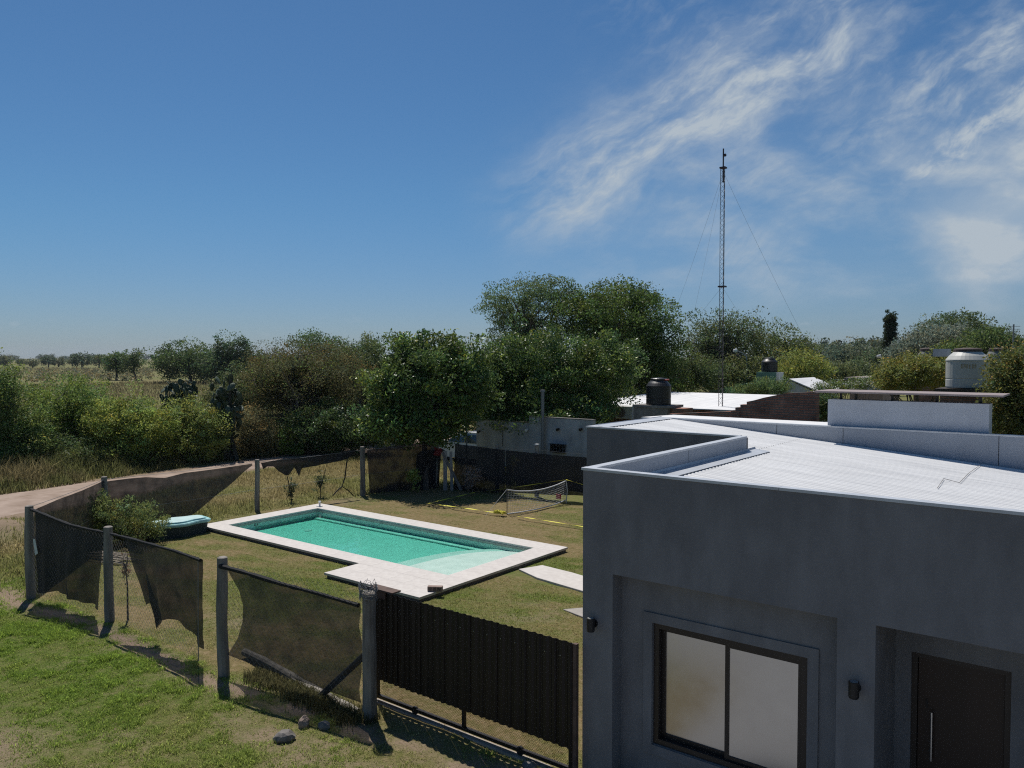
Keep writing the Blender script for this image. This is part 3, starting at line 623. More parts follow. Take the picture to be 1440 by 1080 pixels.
Q43, Q154, Q309, Q519 = (-17.22, 6.43), (-14.52, 6.72), (-10.66, 6.60), (-7.82, 6.98)
S147, S362, S510, CORN = (-20.78, 9.55), (-21.45, 14.54), (-20.89, 18.38), (-20.05, 21.15)
def near_fence():
    f = thing('shade_cloth_fence', (-12.4, 6.5, 0), 'near fence of round timber posts with torn black shade cloth, left of the gate', 'fence')
    post(Q43, 1.84, .082, f); post(Q154, 1.73, .080, f); post(Q309, 1.80, .083, f); post(Q519, 1.70, .092, f, 14)
    link_mesh(Q43, Q154, .12, 1.60, f); link_mesh(Q154, (-11.3, 6.62), .12, 1.58, f); link_mesh(Q309, Q519, .30, 1.74, f)
    wires([(-11.28, 6.58, 1.72), (-11.26, 6.55, .1)], f, .008, 0)
    cloth('shade_cloth', [(50, 716), (75, 727), (100, 737), (125, 743), (146, 748)], [(57, 834), (75, 832), (90, 837), (107, 843), (122, 849), (138, 858)], Q43, Q154, f, shade, amp=.09, freq=1.8, seed=1)
    cloth('shade_cloth', [(172, 752), (195, 760), (220, 766), (250, 775), (275, 782), (286, 787)], [(209, 850), (216, 846), (219, 886), (226, 872), (242, 869), (256, 875), (266, 897), (288, 913)], Q154, Q309, f, shade, nu=90, amp=.11, freq=1.7, seed=2.4)
    cloth('shade_cloth', [(317, 797), (328, 815), (336, 830), (342, 852), (341, 875), (334, 898), (320, 921)], [(508, 848), (507, 880), (508, 920), (507, 950), (508, 988)], Q309, Q519, f, shade_thin, amp=.03, freq=1.2, seed=.7)
    for A, P0, P1, r in (([(48, 716), (75, 727), (100, 737), (125, 743), (150, 748)], Q43, Q154, .030), ([(160, 750), (195, 759), (250, 774), (286, 787)], Q154, Q309, .026), ([(314, 795), (345, 803), (400, 820), (450, 833), (508, 850)], Q309, Q519, .032)):
        pts = lerp_poly([onP(x, y, P0, P1) for x, y in A], 24); rr = [r*(.75+.5*random.random()) for _ in pts]
        MB().tube([(p[0], p[1]-.05, p[2]) for p in pts], rr, 7).build('gathered_edge', shade_roll, f)
    # dark brace from the gate post to the ground, and the tangle of wire round the post top
    a = onP(512, 922, Q309, Q519); MB().tube([a, (-8.85, 6.92, 0.02)], [.045, .05], 8).build('brace', mat('dark_timber', (.045, .038, .033), .9, .25, 8), f)
    m = MB()
    for k in range(26):
        t = random.uniform(0, 6.28); z = 1.62+.16*random.random(); pts = []
        for i in range(10): pts.append((Q519[0]-.02+(.10+.03*random.random())*math.cos(t+i*.5), Q519[1]+(.10+.03*random.random())*math.sin(t+i*.5), z+random.uniform(-.05, .09)))
        m.tube(pts, .003, 4)
    o = m.build('wire_tangle', wire, f); o['kind'] = 'stuff'
    # paper caught in the mesh
    c = [onP(52, 757, Q43, Q154), onP(55, 757, Q43, Q154), onP(59, 777, Q43, Q154), onP(55, 780, Q43, Q154)]
    MB().add([(p[0], p[1]-.07, p[2]) for p in c]+[(p[0], p[1]-.074, p[2]) for p in c], [(0, 1, 2, 3), (7, 6, 5, 4)]).build('paper_scrap', mat('paper', (.6, .6, .58), .8), f)
near_fence()
def west_fence():
    f = thing('shade_cloth_fence', (-21, 14, 0), 'sagging black shade cloth fence on timber posts between the pool and the dirt road', 'fence')
    post(S147, 1.72, .075, f); post(S362, 1.60, .075, f); post(S510, 1.70, .085, f); 
    top = [(*Q43, 1.82), (*S147, 1.66), (*S362, 1.52), (*S510, 1.60), (*CORN, 1.66)]
    wires(top, f, .005); wires([(a, b, c-.85) for a, b, c in top], f, .004)
    cloth('shade_cloth', [(48, 717), (80, 703), (115, 690), (146, 676)], [(48, 840), (80, 818), (115, 795), (146, 776)], Q43, S147, f, shade, amp=.05, freq=1.3, seed=3)
    cloth('shade_cloth', [(150, 677), (180, 673), (205, 671), (232, 672), (260, 665), (300, 660), (354, 652)], [(150, 757), (190, 748), (230, 738), (266, 728), (290, 708), (325, 679), (356, 654)], S147, S362, f, shade, nu=80, amp=.05, freq=1.5, seed=4)
    cloth('torn_cloth', [(367, 651), (400, 645), (440, 642), (470, 637), (500, 632)], [(369, 660), (376, 656), (385, 656), (393, 663), (400, 668), (406, 668), (413, 657), (417, 661), (421, 671), (425, 658), (445, 655), (470, 650), (486, 646), (500, 638)], S362, S510, f, shade_roll, nu=110, nv=12, amp=.05, freq=3.5, seed=5)
    for A, r in (([(489, 640), (487, 655), (485, 672), (481, 684), (490, 690), (497, 697)], .022), ([(403, 666), (406, 680), (409, 700), (410, 706)], .014), ([(460, 652), (455, 670), (450, 690), (451, 700)], .013), ([(481, 684), (472, 692), (468, 697)], .018)):
        MB().tube([onP(x, y, S362, S510) for x, y in A], [r*random.uniform(.6, 1.3) for _ in A], 6).build('cloth_strip', shade_roll, f)
    cloth('shade_cloth', [(516, 633), (540, 629), (570, 625), (617, 620)], [(520, 694), (545, 692), (575, 690), (617, 686)], S510, CORN, f, mat_maroon(), amp=.04, freq=1.6, seed=6)
    cloth('hanging_cloth', [(584, 640), (590, 634), (600, 632), (612, 633), (618, 640)], [(582, 690), (590, 692), (600, 690), (610, 691), (617, 688)], S510, CORN, f, shade_roll, nu=40, amp=.08, freq=2.2, off=-.10, seed=7)
def mat_maroon():
    return MATS.get('brown_shade_cloth') or net_mat('brown_shade_cloth', (.035, .024, .022), .91, .06)
west_fence()
BACK = [(-20.05, 21.15), (-17.6, 21.75), (-15.55, 22.0), (-11.9, 22.3)]
def back_fence():
    f = thing('shade_cloth_fence', (-16, 21.7, 0), 'dark shade cloth fence at the back of the lawn below the grey wall', 'fence')
    post(CORN, 1.95, .095, f); post(BACK[1], 1.7, .07, f); 
    p = onP(755, 690, BACK[1], BACK[3]); post((p[0], p[1]), 1.78, .075, f); post(BACK[3], 1.75, .075, f)
    MB().box(p[0]-.06, p[0]+.06, p[1]-.06, p[1]+.06, 1.80, 1.83).build('post_cap', mat('white_plastic', (.7, .7, .7), .4), f)
    cloth('shade_cloth', [(640, 624), (680, 629), (710, 633)], [(638, 690), (680, 692), (710, 693)], BACK[0], BACK[2], f, net_mat('back_shade_cloth', (.018, .017, .018), .95, .03), amp=.05, freq=1.4, seed=8)
    cloth('shade_cloth', [(711, 633), (740, 636), (780, 640), (850, 645)], [(711, 693), (740, 694), (780, 696), (850, 698)], BACK[0], BACK[3], f, MATS['back_shade_cloth'], amp=.05, freq=1.9, seed=9)
    wires([(*CORN, 1.68), (*BACK[1], 1.62), (p[0], p[1], 1.62), (*BACK[3], 1.62)], f)
back_fence()

# ------------------------------------------------------------------ sliding gate
def gate():
    gx0, gx1, y = -8.17, -4.90, 7.40
    g = thing('sliding_gate', ((gx0+gx1)/2, y, 0), 'dark brown sliding metal gate with corrugated sheet above open mesh', 'gate')
    brown = mat('dark_brown_paint', (.014, .009, .007), .5, .25, 6, spec=.35, rnd=.15)
    m = MB(); t = .022
    m.box(gx0, gx0+2*t, y, y+2*t, .07, 1.52).box(gx1-2*t, gx1, y, y+2*t, .07, 1.55).box(gx0, gx1, y+.001, y+2*t-.001, .07, .115).box(gx0+2*t, gx1-2*t, y, y+2*t, .34, .375).box(gx0+2*t, gx1-2*t, y, y+2*t, 1.38, 1.415)
    mx = -6.55; m.box(mx-.022, mx+.022, y+.002, y+2*t-.002, .115, .34)
    m.build('frame', brown, g)
    n = 15; w = (gx1-gx0)/n; me = None                           # each corrugated strip of the sheet
    for i in range(n):
        if me is None:
            pr = [(0, 0), (.03, 0), (.055, -.022), (.10, -.022), (.125, 0), (.155, 0), (.18, -.022), (w-.008, -.022), (w+.006, -.004)]
            pf = [(a, b, 0) for a, b in pr]+[(a, b+.0025, 0) for a, b in pr[::-1]]
            o = MB().prism(pf, (0, 0, 1.235)).build('slat', brown, g, loc=(0, 0, 0)); me = o.data
        else: o = link('slat', me, brown, g, loc=(0, 0, 0))
        o.location = Vector((gx0+i*w+.001, y-.004-.003*(i % 2), .345+random.uniform(-.004, .004)))-g.location
    # screws
    for i in range(n):
        x = gx0+i*w+.08; MB().lathe([(.007, 0), (.005, .004)], 0, 0, 6).build('screw', mat('steel', (.5, .5, .5), .3, metal=.9), g, loc=(x-g.location.x, y-.031-g.location.y, 1.40)).rotation_euler = (R(90), 0, 0)
    # expanded metal in the foot
    V = []; Fc = []; s = .024; r = .0013
    def strand(a, b):
        i = len(V); d = np.array([b[0]-a[0], 0, b[1]-a[1]]); d /= np.linalg.norm(d); nn = np.array([-d[2], 0, d[0]])*r
        for q in (a, b):
            c = np.array([q[0], y+.02, q[1]]); V.extend([tuple(c-nn), tuple(c+nn), tuple(c+np.array([0, .002, 0]))])
        Fc.extend([(i, i+1, i+4, i+3), (i+1, i+2, i+5, i+4), (i+2, i, i+3, i+5)])
    H0, H1 = .115, .345; hh = H1-H0; x = gx0-hh*.7
    while x < gx1:
        for sg in (1, -1):
            a = (x if sg == 1 else x+hh*.7, H0); b = (x+hh*.7 if sg == 1 else x, H1)
            if min(a[0], b[0]) > gx0+.03 and max(a[0], b[0]) < gx1-.03: strand(a, b)
        x += s
    o = link('expanded_mesh', np_mesh('expanded_mesh', np.array(V), np.array(Fc)), brown, g); o['kind'] = 'stuff'
    for x in (gx0+.75, gx1-.75):                                  # rollers
        wl = MB().lathe([(.055, -.015), (.055, .015)], 0, 0, 16).build('wheel', black, g, loc=(x-g.location.x, y+.022-g.location.y, .083)); wl.rotation_euler = (R(90), 0, 0)
    MB().box(gx0, gx1, y+.015, y+.03, .0, .03).build('track', mat('dull_track', (.16, .14, .12), .7), g)
    MB().box(gx0-.05, gx1+.1, y-.02, y+.08, -.1, .012).build('track_footing', mat('track_concrete', (.30, .26, .22), .9, .2, 6, bump=.3), g)
    # guide arm on top of the post end
    MB().box(-8.13, -7.93, 7.36, 7.37, 1.50, 1.62).box(-8.20, -7.72, 7.30, 7.46, 1.622, 1.640).build('guide_bracket', mat('rusty_steel', (.10, .065, .05), .8, .3, 8), g)
    MB().box(gx1+.012, gx1+.06, y, y+.05, 0, 1.56).build('stop_post', mat('rusty_steel', (.10, .065, .05), .8, .3, 8), g)
gate()

# ------------------------------------------------------------------ things lying about
def log_thing():
    a, b = G(344, 917, .09), G(503, 1002, .05)
    d = b-a; pts = [a+d*t+np.array([0, .01*math.sin(9*t), .012*math.sin(5*t)]) for t in np.linspace(0, 1, 12)]
    o = MB().tube(pts, [.062*(1+.10*math.sin(4*i)) for i in range(12)], 10).build('log', greywood); tag(o, 'long grey weathered log lying along the foot of the near fence', 'log')
log_thing()
def rock(px, py, s, label, name='rock', mt=None):
    c = G(px, py); bm = bmesh.new(); bmesh.ops.create_icosphere(bm, subdivisions=2, radius=1); r = random.Random(px)
    for v in bm.verts: v.co *= 1+.32*(r.random()-.5); v.co = Vector((v.co.x*s[0], v.co.y*s[1], v.co.z*s[2]))
    me = bpy.data.meshes.new(name); bm.to_mesh(me); bm.free()
    o = link(name, me, mt or mat('field_stone', (.10, .092, .085), .9, scale=5, col2=(.25, .23, .21), bump=.5, bscale=20)); o.location = (c[0], c[1], s[2]*.45+float(ground_z(c[0:1], c[1:2])[0])); o.rotation_euler = (0, 0, px)
    tag(o, label, 'rock', 'loose stones by the gate post'); return o
rock(400, 1044, (.13, .08, .09), 'flat pale grey stone on the grass, the nearest of the loose stones')
rock(428, 1024, (.075, .07, .10), 'upright brownish chunk of rubble on the grass below the fence', mt=mat('brown_rubble', (.15, .11, .09), .9, scale=5, col2=(.30, .23, .19), bump=.5))
rock(456, 1026, (.08, .07, .06), 'dark stone in the shade left of the gate post')
rock(745, 1078, (.09, .07, .05), 'small pale stone beside the gate track')
def brick_block():
    c = G(612, 831, .117)
    b = thing('hollow_brick', (c[0], c[1], .117), 'single pale hollow brick lying on the stone deck by the pool', 'brick')
    m = MB().box(-.15, .15, -.055, .055, 0, .10).build('block', mat('dusty_brick', (.27, .20, .17), .9, .15, 7, bump=.3), b, bevel=.006, loc=(0, 0, .001))
    for k in range(3): MB().box(-.13+k*.09, -.06+k*.09, -.057, -.0551, .02, .08).build('groove', mat('brick_groove', (.10, .08, .07), .9), b, loc=(0, 0, .001))
    b.rotation_euler = (0, 0, R(33))
brick_block()
def tub():
    """turquoise moulded shell lying upside down"""
    a, b = G(212, 752), G(268, 742); c = (a+b)/2; L_ = 1.75
    t = thing('play_pool_shell', (-20.15, 11.15, 0), 'upturned turquoise plastic shell lying between the bush and the pool', 'plastic shell')
    def ring(z, s):
        P = []
        for q in np.linspace(0, 2*math.pi, 48, endpoint=False):
            x, y = math.cos(q), math.sin(q); r = 1/(abs(x)**3.2+abs(y)**3.2)**(1/3.2)
            w = .40*(1+.16*math.cos(2*math.pi*x*r*.9)); P.append((x*r*L_/2*s, y*r*w*s, z))
        return P
    def loft(rings, name, mt):
        n = 48; m = MB(); vs = [p for r in rings for p in r]; k = len(rings)
        fs = [(i*n+j, i*n+(j+1) % n, (i+1)*n+(j+1) % n, (i+1)*n+j) for i in range(k-1) for j in range(n)]+[tuple(range(n-1, -1, -1)), tuple((k-1)*n+j for j in range(n))]
        return m.add(vs, fs).build(name, mt, t, loc=(0, 0, 0))
    aqua = mat('faded_turquoise', (.22, .46, .47), .5, scale=3, col2=(.34, .58, .58))
    loft([ring(0, .86), ring(.30, .92)], 'side', mat('dark_grey_green', (.035, .05, .048), .8, .2, 4))
    loft([ring(.301, .97), ring(.33, 1.0), ring(.36, 1.0), ring(.385, .96), ring(.39, .88), ring(.43, .84), ring(.435, .80)], 'rim', aqua)
    loft([ring(.436, .78), ring(.445, .70)], 'base_panel', mat('pale_worn_plastic', (.40, .55, .55), .6, .12, 3))
    t.rotation_euler = (0, 0, R(84))
tub()
def stick_pile():
    c = G(160, 789)
    t = thing('branch_pile', c, 'low pile of pale dry sticks behind the second post of the near fence', 'branches')
    for k in range(22):
        a = R(random.uniform(20, 60)); l = random.uniform(.35, .7); x, y = random.uniform(-.45, .45), random.uniform(-.2, .2); z = .03+.012*k*.5
        MB().tube([(x-l*math.cos(a), y-l*math.sin(a)*.5, z), (x, y, z+.02), (x+l*math.cos(a), y+l*math.sin(a)*.5, z)], [.014, .018, .01], 6).build('stick', mat('pale_stick', (.30, .26, .21), .9, .25, 6), t, loc=(0, 0, 0))
stick_pile()
def net_court():
    n = thing('tennis_net', (-14.7, 20.2, 0), 'small white practice net sagging between two thin posts on the lawn', 'net')
    A, B = Vector((-14.85, 18.83, 0)), Vector((-14.55, 21.6, 0))
    white = mat('white_cord', (.55, .55, .55), .7); dk = mat('grey_net_post', (.12, .12, .13), .5)
    MB().tube([A+Vector((0, 0, -.05)), A+Vector((0, 0, .80))], .013, 8).build('net_post', dk, n)
    MB().tube([B+Vector((0, 0, -.05)), B+Vector((.04, .02, .4)), B+Vector((0, 0, .76))], .016, 8).build('net_post', white, n)
    def top(t): return A.lerp(B, t)+Vector((0, 0, .77-.04*t-.16*4*t*(1-t)))
    def bot(t): return A.lerp(B, t)+Vector((.55*4*t*(1-t)*.35, 0, .03+.07*t*t))
    MB().tube([top(t) for t in np.linspace(0, 1, 24)], .020, 6).build('top_tape', white, n)
    MB().tube([bot(t) for t in np.linspace(0, 1, 24)], .017, 6).build('bottom_tape', white, n)
    m = MB()
    for t in np.linspace(0, 1, 44): m.tube([top(t), top(t).lerp(bot(t), .5), bot(t)], .0032, 4, False)
    for k in range(1, 9): m.tube([top(t).lerp(bot(t), k/9) for t in np.linspace(0, 1, 20)], .0032, 4, False)
    o = m.build('netting', white, n); o['kind'] = 'stuff'
    MB().tube([A+Vector((0, 0, .79)), tuple(G(683, 725, .02))], .006, 5).build('guy_line', white, n)
    c = B+Vector((-.05, -.35, .25)); MB().box(c.x-.10, c.x+.10, c.y-.02, c.y, c.z-.08, c.z+.08).build('red_tag', mat('red_cloth', (.35, .03, .03), .8), n)
    tape = mat('yellow_tape', (.62, .56, .05), .6, .05)
    def ribbon(pts, w, label):
        pts = [Vector([float(c) for c in p]) for p in pts]; P = []
        path_ = [pts[i].lerp(pts[i+1], t) for i in range(len(pts)-1) for t in np.linspace(0, 1, 12, endpoint=False)]+[pts[-1]]
        for i, p in enumerate(path_):
            tw = .25*math.sin(i*.7); d = (path_[min(i+1, len(path_)-1)]-path_[max(i-1, 0)]).normalized(); s = d.cross(Vector((0, 0, 1))).normalized()
            v = (s*math.cos(tw)+Vector((0, 0, 1))*math.sin(tw))*w; P.append([tuple(p-v+Vector((0, 0, .0))), tuple(p+v)])
        m = MB().grid(P); o = m.build('court_tape', tape); so = o.modifiers.new('thickness', 'SOLIDIFY'); so.thickness = .003
        tag(o, label, 'tape', 'yellow tapes round the practice net'); return o
    ribbon([G(602, 708, .09), G(650, 714, .09), G(690, 720, .09), G(712, 722, .09)], .028, 'yellow tape on the lawn from its left corner to the near net post')
    ribbon([G(602, 708, .09), G(640, 699, .09), G(667, 692.5, .09)], .028, 'yellow tape running back from the left corner towards the dark fence')
    ribbon([G(684, 691, .04), tuple(B+Vector((0, 0, .77)))], .030, 'yellow tape stretched from the grass up to the far net post top')
    ribbon([tuple(B+Vector((0, 0, .77))), (-13.0, 22.0, .42), (-12.2, 22.1, .22)], .028, 'yellow tape slanting down from the far net post towards the house')
    ribbon([G(728, 726, .09), G(760, 731, .09), G(822, 741, .09)], .022, 'yellow tape on the lawn right of the near net post')
    m = MB(); c = G(703, 722, .09)
    for k in range(9):
        q = [c+np.array([random.uniform(-.22, .22), random.uniform(-.1, .1), random.uniform(.0, .09)]) for _ in range(5)]; m.tube(q, .014, 5)
    tag(m.build('tape_bundle', tape), 'crumpled bundle of yellow tape at the foot of the near net post', 'tape')
net_court()
def corner_clutter():
    c = G(600, 690)
    k = G(614, 686); MB_ = MB()
    q = D(614, 634, 28.6)
    P = [[(q[0]-.14+.28*u, q[1]+.1*u+.05*math.sin(6*u+4*v), q[2]+.12-.26*v-.04*math.sin(3*u)) for u in np.linspace(0, 1, 10)] for v in np.linspace(0, 1, 8)]
    o = MB().grid(P).build('red_rag', mat('red_rag', (.16, .02, .02), .8)); so = o.modifiers.new('thickness', 'SOLIDIFY'); so.thickness = .006
    tag(o, 'red rag hanging at the corner post under the tree', 'rag')
    for i, (x0, y0, x1, y1, w, mt, lab) in enumerate(((626, 634, 627, 662, .07, 'pale_board', 'pale upright board standing behind the corner post'), (634, 635, 636, 654, .05, 'pale_board', 'short pale board right of the corner post'), (622, 636, 649, 690, .055, 'weathered_post', 'grey plank leaning away from the corner post to the grass'))):
        a = D(x0, y0, 28.4); b = G(x1, y1) if i == 2 else D(x1, y1, 28.4); a = Vector(a); b = Vector(b)
        if i < 2: b = Vector((a.x, a.y, 0.0)) if i == 0 else Vector((a.x+.05, a.y, 0))
        m_ = mat('pale_board', (.25, .235, .215), .8, .15, 5) if mt == 'pale_board' else wood
        d = (b-a).normalized(); s = d.cross(Vector((-.6, .8, 0))).normalized()*w; t = d.cross(s).normalized()*.015
        o = MB().add([a-s-t, a+s-t, a+s+t, a-s+t, b-s-t, b+s-t, b+s+t, b-s+t], [(0,1,2,3),(7,6,5,4),(0,4,5,1),(1,5,6,2),(2,6,7,3),(3,7,4,0)]).build('board', m_)
        tag(o, lab, 'board')
corner_clutter()
# ------------------------------------------------------------------ vegetation
leafy = leaf_mat('leaf', .55, .38, .25); glossy = leaf_mat('glossy_leaf', .45, .3, .35); dryleaf = leaf_mat('dry_leaf', .8, .38, .1); turf = leaf_mat('grass_blade', .7, .45, .12)
GAIN = 1.9
bark = mat('bark', (.055, .045, .036), .95, scale=8, col2=(.13, .11, .09), stretch=(1, 1, .25), bump=.7, bscale=30)
def unit(v): return v/np.maximum(np.linalg.norm(v, axis=-1, keepdims=True), 1e-9)
def clusters(E, n, r, shell=.45):
    """cluster centres spread through ellipsoids, denser towards the outside"""
    w = np.array([e[3]*e[4]*e[5] for e in E])**.8; k = r.choice(len(E), n, p=w/w.sum())
    d = unit(r.normal(size=(n, 3))); rad = r.random(n)**shell
    C = np.array([[e[0], e[1], e[2]] for e in E])[k]; S = np.array([[e[3], e[4], e[5]] for e in E])[k]
    return C+d*S*rad[:, None], d, rad
def leaves(C, dirs, per, rcl, size, col, r, aspect=.45, flat=.7, var=.25, hue=.12, outw=.5, upw=.25):
    n = len(C)*per
    cc = np.repeat(C, per, 0); off = r.normal(size=(n, 3)); off *= np.minimum(1, 1.7/np.maximum(np.linalg.norm(off, axis=1, keepdims=True), .01)); off = off*np.array([1, 1, flat])*rcl*np.repeat(r.uniform(.6, 1.35, len(C)), per)[:, None]
    p = cc+off
    l = unit(r.normal(size=(n, 3))+outw*unit(off)+np.array([0, 0, upw])); s = unit(np.cross(l, r.normal(size=(n, 3))))
    L_ = size*r.uniform(.65, 1.35, n)[:, None]; W_ = L_*aspect
    V = np.stack([p-l*L_*.5, p+s*W_*.5, p+l*L_*.5, p-s*W_*.5], 1).reshape(-1, 3)
    Fc = np.arange(n*4).reshape(n, 4)
    cl = np.repeat(r.normal(size=(len(C), 1))*var*.6, per, 0); lf = r.normal(size=(n, 1))*var*.6
    k = np.exp(cl+lf); h = np.repeat(r.normal(size=(len(C), 1)), per, 0)*hue+r.normal(size=(n, 1))*hue*.6
    cols = GAIN*np.array(col)[None]*k; cols[:, :1] *= np.exp(h); cols[:, 2:] *= np.exp(-h)
    return V, Fc, np.clip(cols, .004, .5)
def merge(parts):
    V = []; F_ = []; Cc = []; k = 0
    for v, f, c in parts: V.append(v); F_.append(f+k); Cc.append(c); k += len(v)
    return np.concatenate(V), np.concatenate(F_), np.concatenate(Cc)
def ell(px, py, rx, ry, dist, dep=1.0):
    c = D(px, py, dist); s = dist/_F
    return (c[0], c[1], c[2], rx*s*dep**.5, rx*s*dep**.5, ry*s)
def limbs(base, C, r, r0, nl=14, fork=.45, kink=.15, thin=.25, sub=3):
    """trunk, limbs and branches out to the leaf clusters"""
    m = MB(); base = np.array(base); top = C.mean(0); H_ = C[:, 2].max()-base[2]
    fk = base+(top-base)*np.array([.6, .6, 0])+np.array([0, 0, H_*fork])
    pts = [base+np.array([0, 0, -.2])]+[base+(fk-base)*t+r.normal(size=3)*kink*np.array([1, 1, 0])*t for t in (.33, .66, 1.0)]
    m.tube(pts, [r0*1.35, r0, r0*.85, r0*.7], 9)
    sel = r.choice(len(C), min(nl, len(C)), replace=False); fk = pts[-1]
    for i in sel:
        e = C[i]; mid = fk+(e-fk)*.5+r.normal(size=3)*kink*1.6+np.array([0, 0, .08*H_])
        m.tube([fk, fk+(mid-fk)*.5+r.normal(size=3)*kink*.5, mid, e], [r0*.5, r0*.36, r0*.24, r0*.07], 6)
        dd = np.linalg.norm(C-mid, axis=1); near = np.argsort(dd)[1:1+sub]
        for j in near:
            q = C[j]; m.tube([mid, mid+(q-mid)*.5+r.normal(size=3)*kink*.6, q], [r0*.2, r0*.13, r0*.04], 5)
    return m
def tree(name, label, cat, base, E, n, per, rcl, size, col, seed, r0=.15, mt=None, group=None, shell=.45, nl=14, extra=None, trunk=True, sub=3, fork=.45, kink=.15, trunk_mat=None, **kw):
    r = np.random.default_rng(seed); C, d, rad = clusters(E, n, r, shell)
    # ragged outline: some shoots stand out beyond the crown
    ctr = C.mean(0); k = r.random(len(C)) < .10; C[k] = ctr+(C[k]-ctr)*r.uniform(1.06, 1.24, (k.sum(), 1)); C = C+r.normal(size=C.shape)*rcl*.35
    C = C[C[:, 2] > base[2]+.15]
    parts = [leaves(C, d, per, rcl, size, col, r, **kw)]
    if extra:
        for (f, c2, s2) in extra:
            k = r.random(len(C)) < f; parts.append(leaves(C[k], d[:k.sum()], max(3, per//3), rcl*1.1, s2, c2, r, **kw))
    V, Fc, cl = merge(parts)
    t = thing(name, base, label, cat, group)
    if trunk: limbs(base, C, r, r0, nl, sub=sub, fork=fork, kink=kink).build('trunk', trunk_mat or bark, t)
    link('crown' if trunk else 'foliage', np_mesh('crown', V, Fc, cl), mt or leafy, t)
    return t
def gb(px, dist):                                                # a ground point under a column of the view
    c = D(px, 503, dist); return (c[0], c[1], 0.0)

DG = (.040, .068, .018); MG = (.055, .085, .020); YG = (.105, .140, .028); OL = (.075, .080, .032); GG = (.075, .095, .062)
# big trees behind the grey wall
tree('acacia_tree', 'tall airy acacia with open feathery crown, left of the dense round tree', 'tree', gb(765, 47), [ell(738, 428, 62, 42, 47), ell(775, 412, 34, 26, 47), ell(700, 438, 26, 24, 47), ell(745, 470, 64, 32, 47)], 420, 66, .30, .125, (.050, .078, .030), 1, .26, shell=.6, nl=34, aspect=.4, var=.25, kink=.3, flat=.5, fork=.35)
tree('broad_tree', 'largest dense dark green tree with a wide rounded crown, left of the lattice mast', 'tree', gb(880, 45), [ell(862, 458, 80, 60, 45), ell(822, 435, 44, 36, 45), ell(918, 470, 44, 54, 45), ell(885, 525, 74, 50, 45), ell(885, 420, 40, 18, 45)], 720, 95, .34, .15, (.036, .060, .014), 2, .35, shell=.38, nl=26, aspect=.42, var=.28, upw=.4)
tree('privet_tree', 'bushy dark green tree directly behind the grey wall and steel pipe', 'tree', gb(775, 33), [ell(765, 522, 74, 60, 33), ell(850, 518, 50, 54, 33), ell(712, 522, 44, 50, 33), ell(775, 578, 100, 32, 33), ell(700, 560, 40, 44, 33)], 760, 104, .25, .12, (.042, .070, .018), 3, .2, glossy, shell=.4, extra=[(.35, (.10, .15, .035), .13)])
tree('citrus_tree', 'glossy leaved round tree with a dark trunk at the back corner of the lawn', 'tree', (*G(598, 688)[:2], 0), [ell(604, 526, 68, 60, 29.3), ell(552, 552, 46, 46, 29.3), ell(652, 538, 46, 60, 29.3), ell(575, 500, 30, 30, 29.3), ell(588, 590, 68, 26, 29.3), ell(578, 604, 66, 18, 29.3)], 620, 92, .22, .13, (.040, .066, .018), 4, .12, glossy, shell=.42, extra=[(.35, (.115, .165, .035), .15)], fork=.33)
tree('thorn_tree', 'brownish olive thorny tree with thin twigs, left of the glossy round tree', 'tree', gb(430, 41), [ell(428, 522, 80, 46, 41), ell(382, 545, 46, 56, 41), ell(482, 545, 40, 56, 41), ell(430, 590, 90, 42, 41)], 900, 72, .30, .095, (.058, .058, .025), 5, .2, dryleaf, shell=.55, nl=60, sub=6, kink=.35, fork=.3, extra=[(.25, (.055, .085, .022), .11)])
tree('dark_shrub', 'dark leafy shrub under the thorny tree beside the road', 'shrub', gb(470, 39), [ell(470, 600, 62, 36, 39), ell(420, 606, 36, 30, 39), ell(512, 608, 40, 28, 39)], 420, 80, .24, .12, (.034, .058, .018), 6, .07, glossy, shell=.45)
tree('dark_shrub', 'small light green bush at the roadside below the thorny tree', 'shrub', gb(402, 38.2), [ell(402, 618, 18, 18, 38.2), ell(412, 630, 14, 12, 38.2)], 60, 60, .14, .09, (.075, .12, .024), 16, .04, shell=.5)
# trees on the field beyond the road
FT = 'trees on the field edge'
tree('field_tree', 'round dark tree at the field edge left of the thorny tree', 'tree', gb(268, 150), [ell(262, 505, 44, 26, 150), ell(240, 512, 24, 24, 150), ell(290, 515, 30, 20, 150)], 300, 46, .75, .42, (.038, .062, .020), 7, .3, group=FT)
tree('field_tree', 'taller ragged dark tree at the field edge touching the thorny tree', 'tree', gb(326, 145), [ell(320, 492, 16, 26, 145), ell(338, 495, 14, 24, 145), ell(310, 515, 30, 24, 145), ell(350, 510, 20, 24, 145)], 260, 46, .62, .42, (.034, .056, .022), 8, .3, group=FT)
tree('field_tree', 'small rounded tree alone on the open field, left of its slimmer neighbour', 'tree', gb(163, 168), [ell(163, 511, 17, 14, 168), ell(170, 505, 9, 10, 168)], 120, 40, .55, .40, (.045, .070, .022), 9, .22, group=FT, nl=8)
tree('field_tree', 'slim open crowned tree alone on the field beside a rounder one', 'tree', gb(190, 166), [ell(190, 503, 15, 13, 166), ell(186, 512, 13, 10, 166)], 100, 30, .5, .38, (.045, .066, .024), 10, .2, group=FT, nl=8)
tree('field_tree', 'leafy trees top showing above the thorny tree', 'tree', gb(520, 60), [ell(520, 490, 22, 20, 60), ell(438, 483, 30, 16, 60), ell(480, 500, 40, 24, 60)], 220, 46, .32, .17, (.042, .066, .024), 11, .2, group=FT)
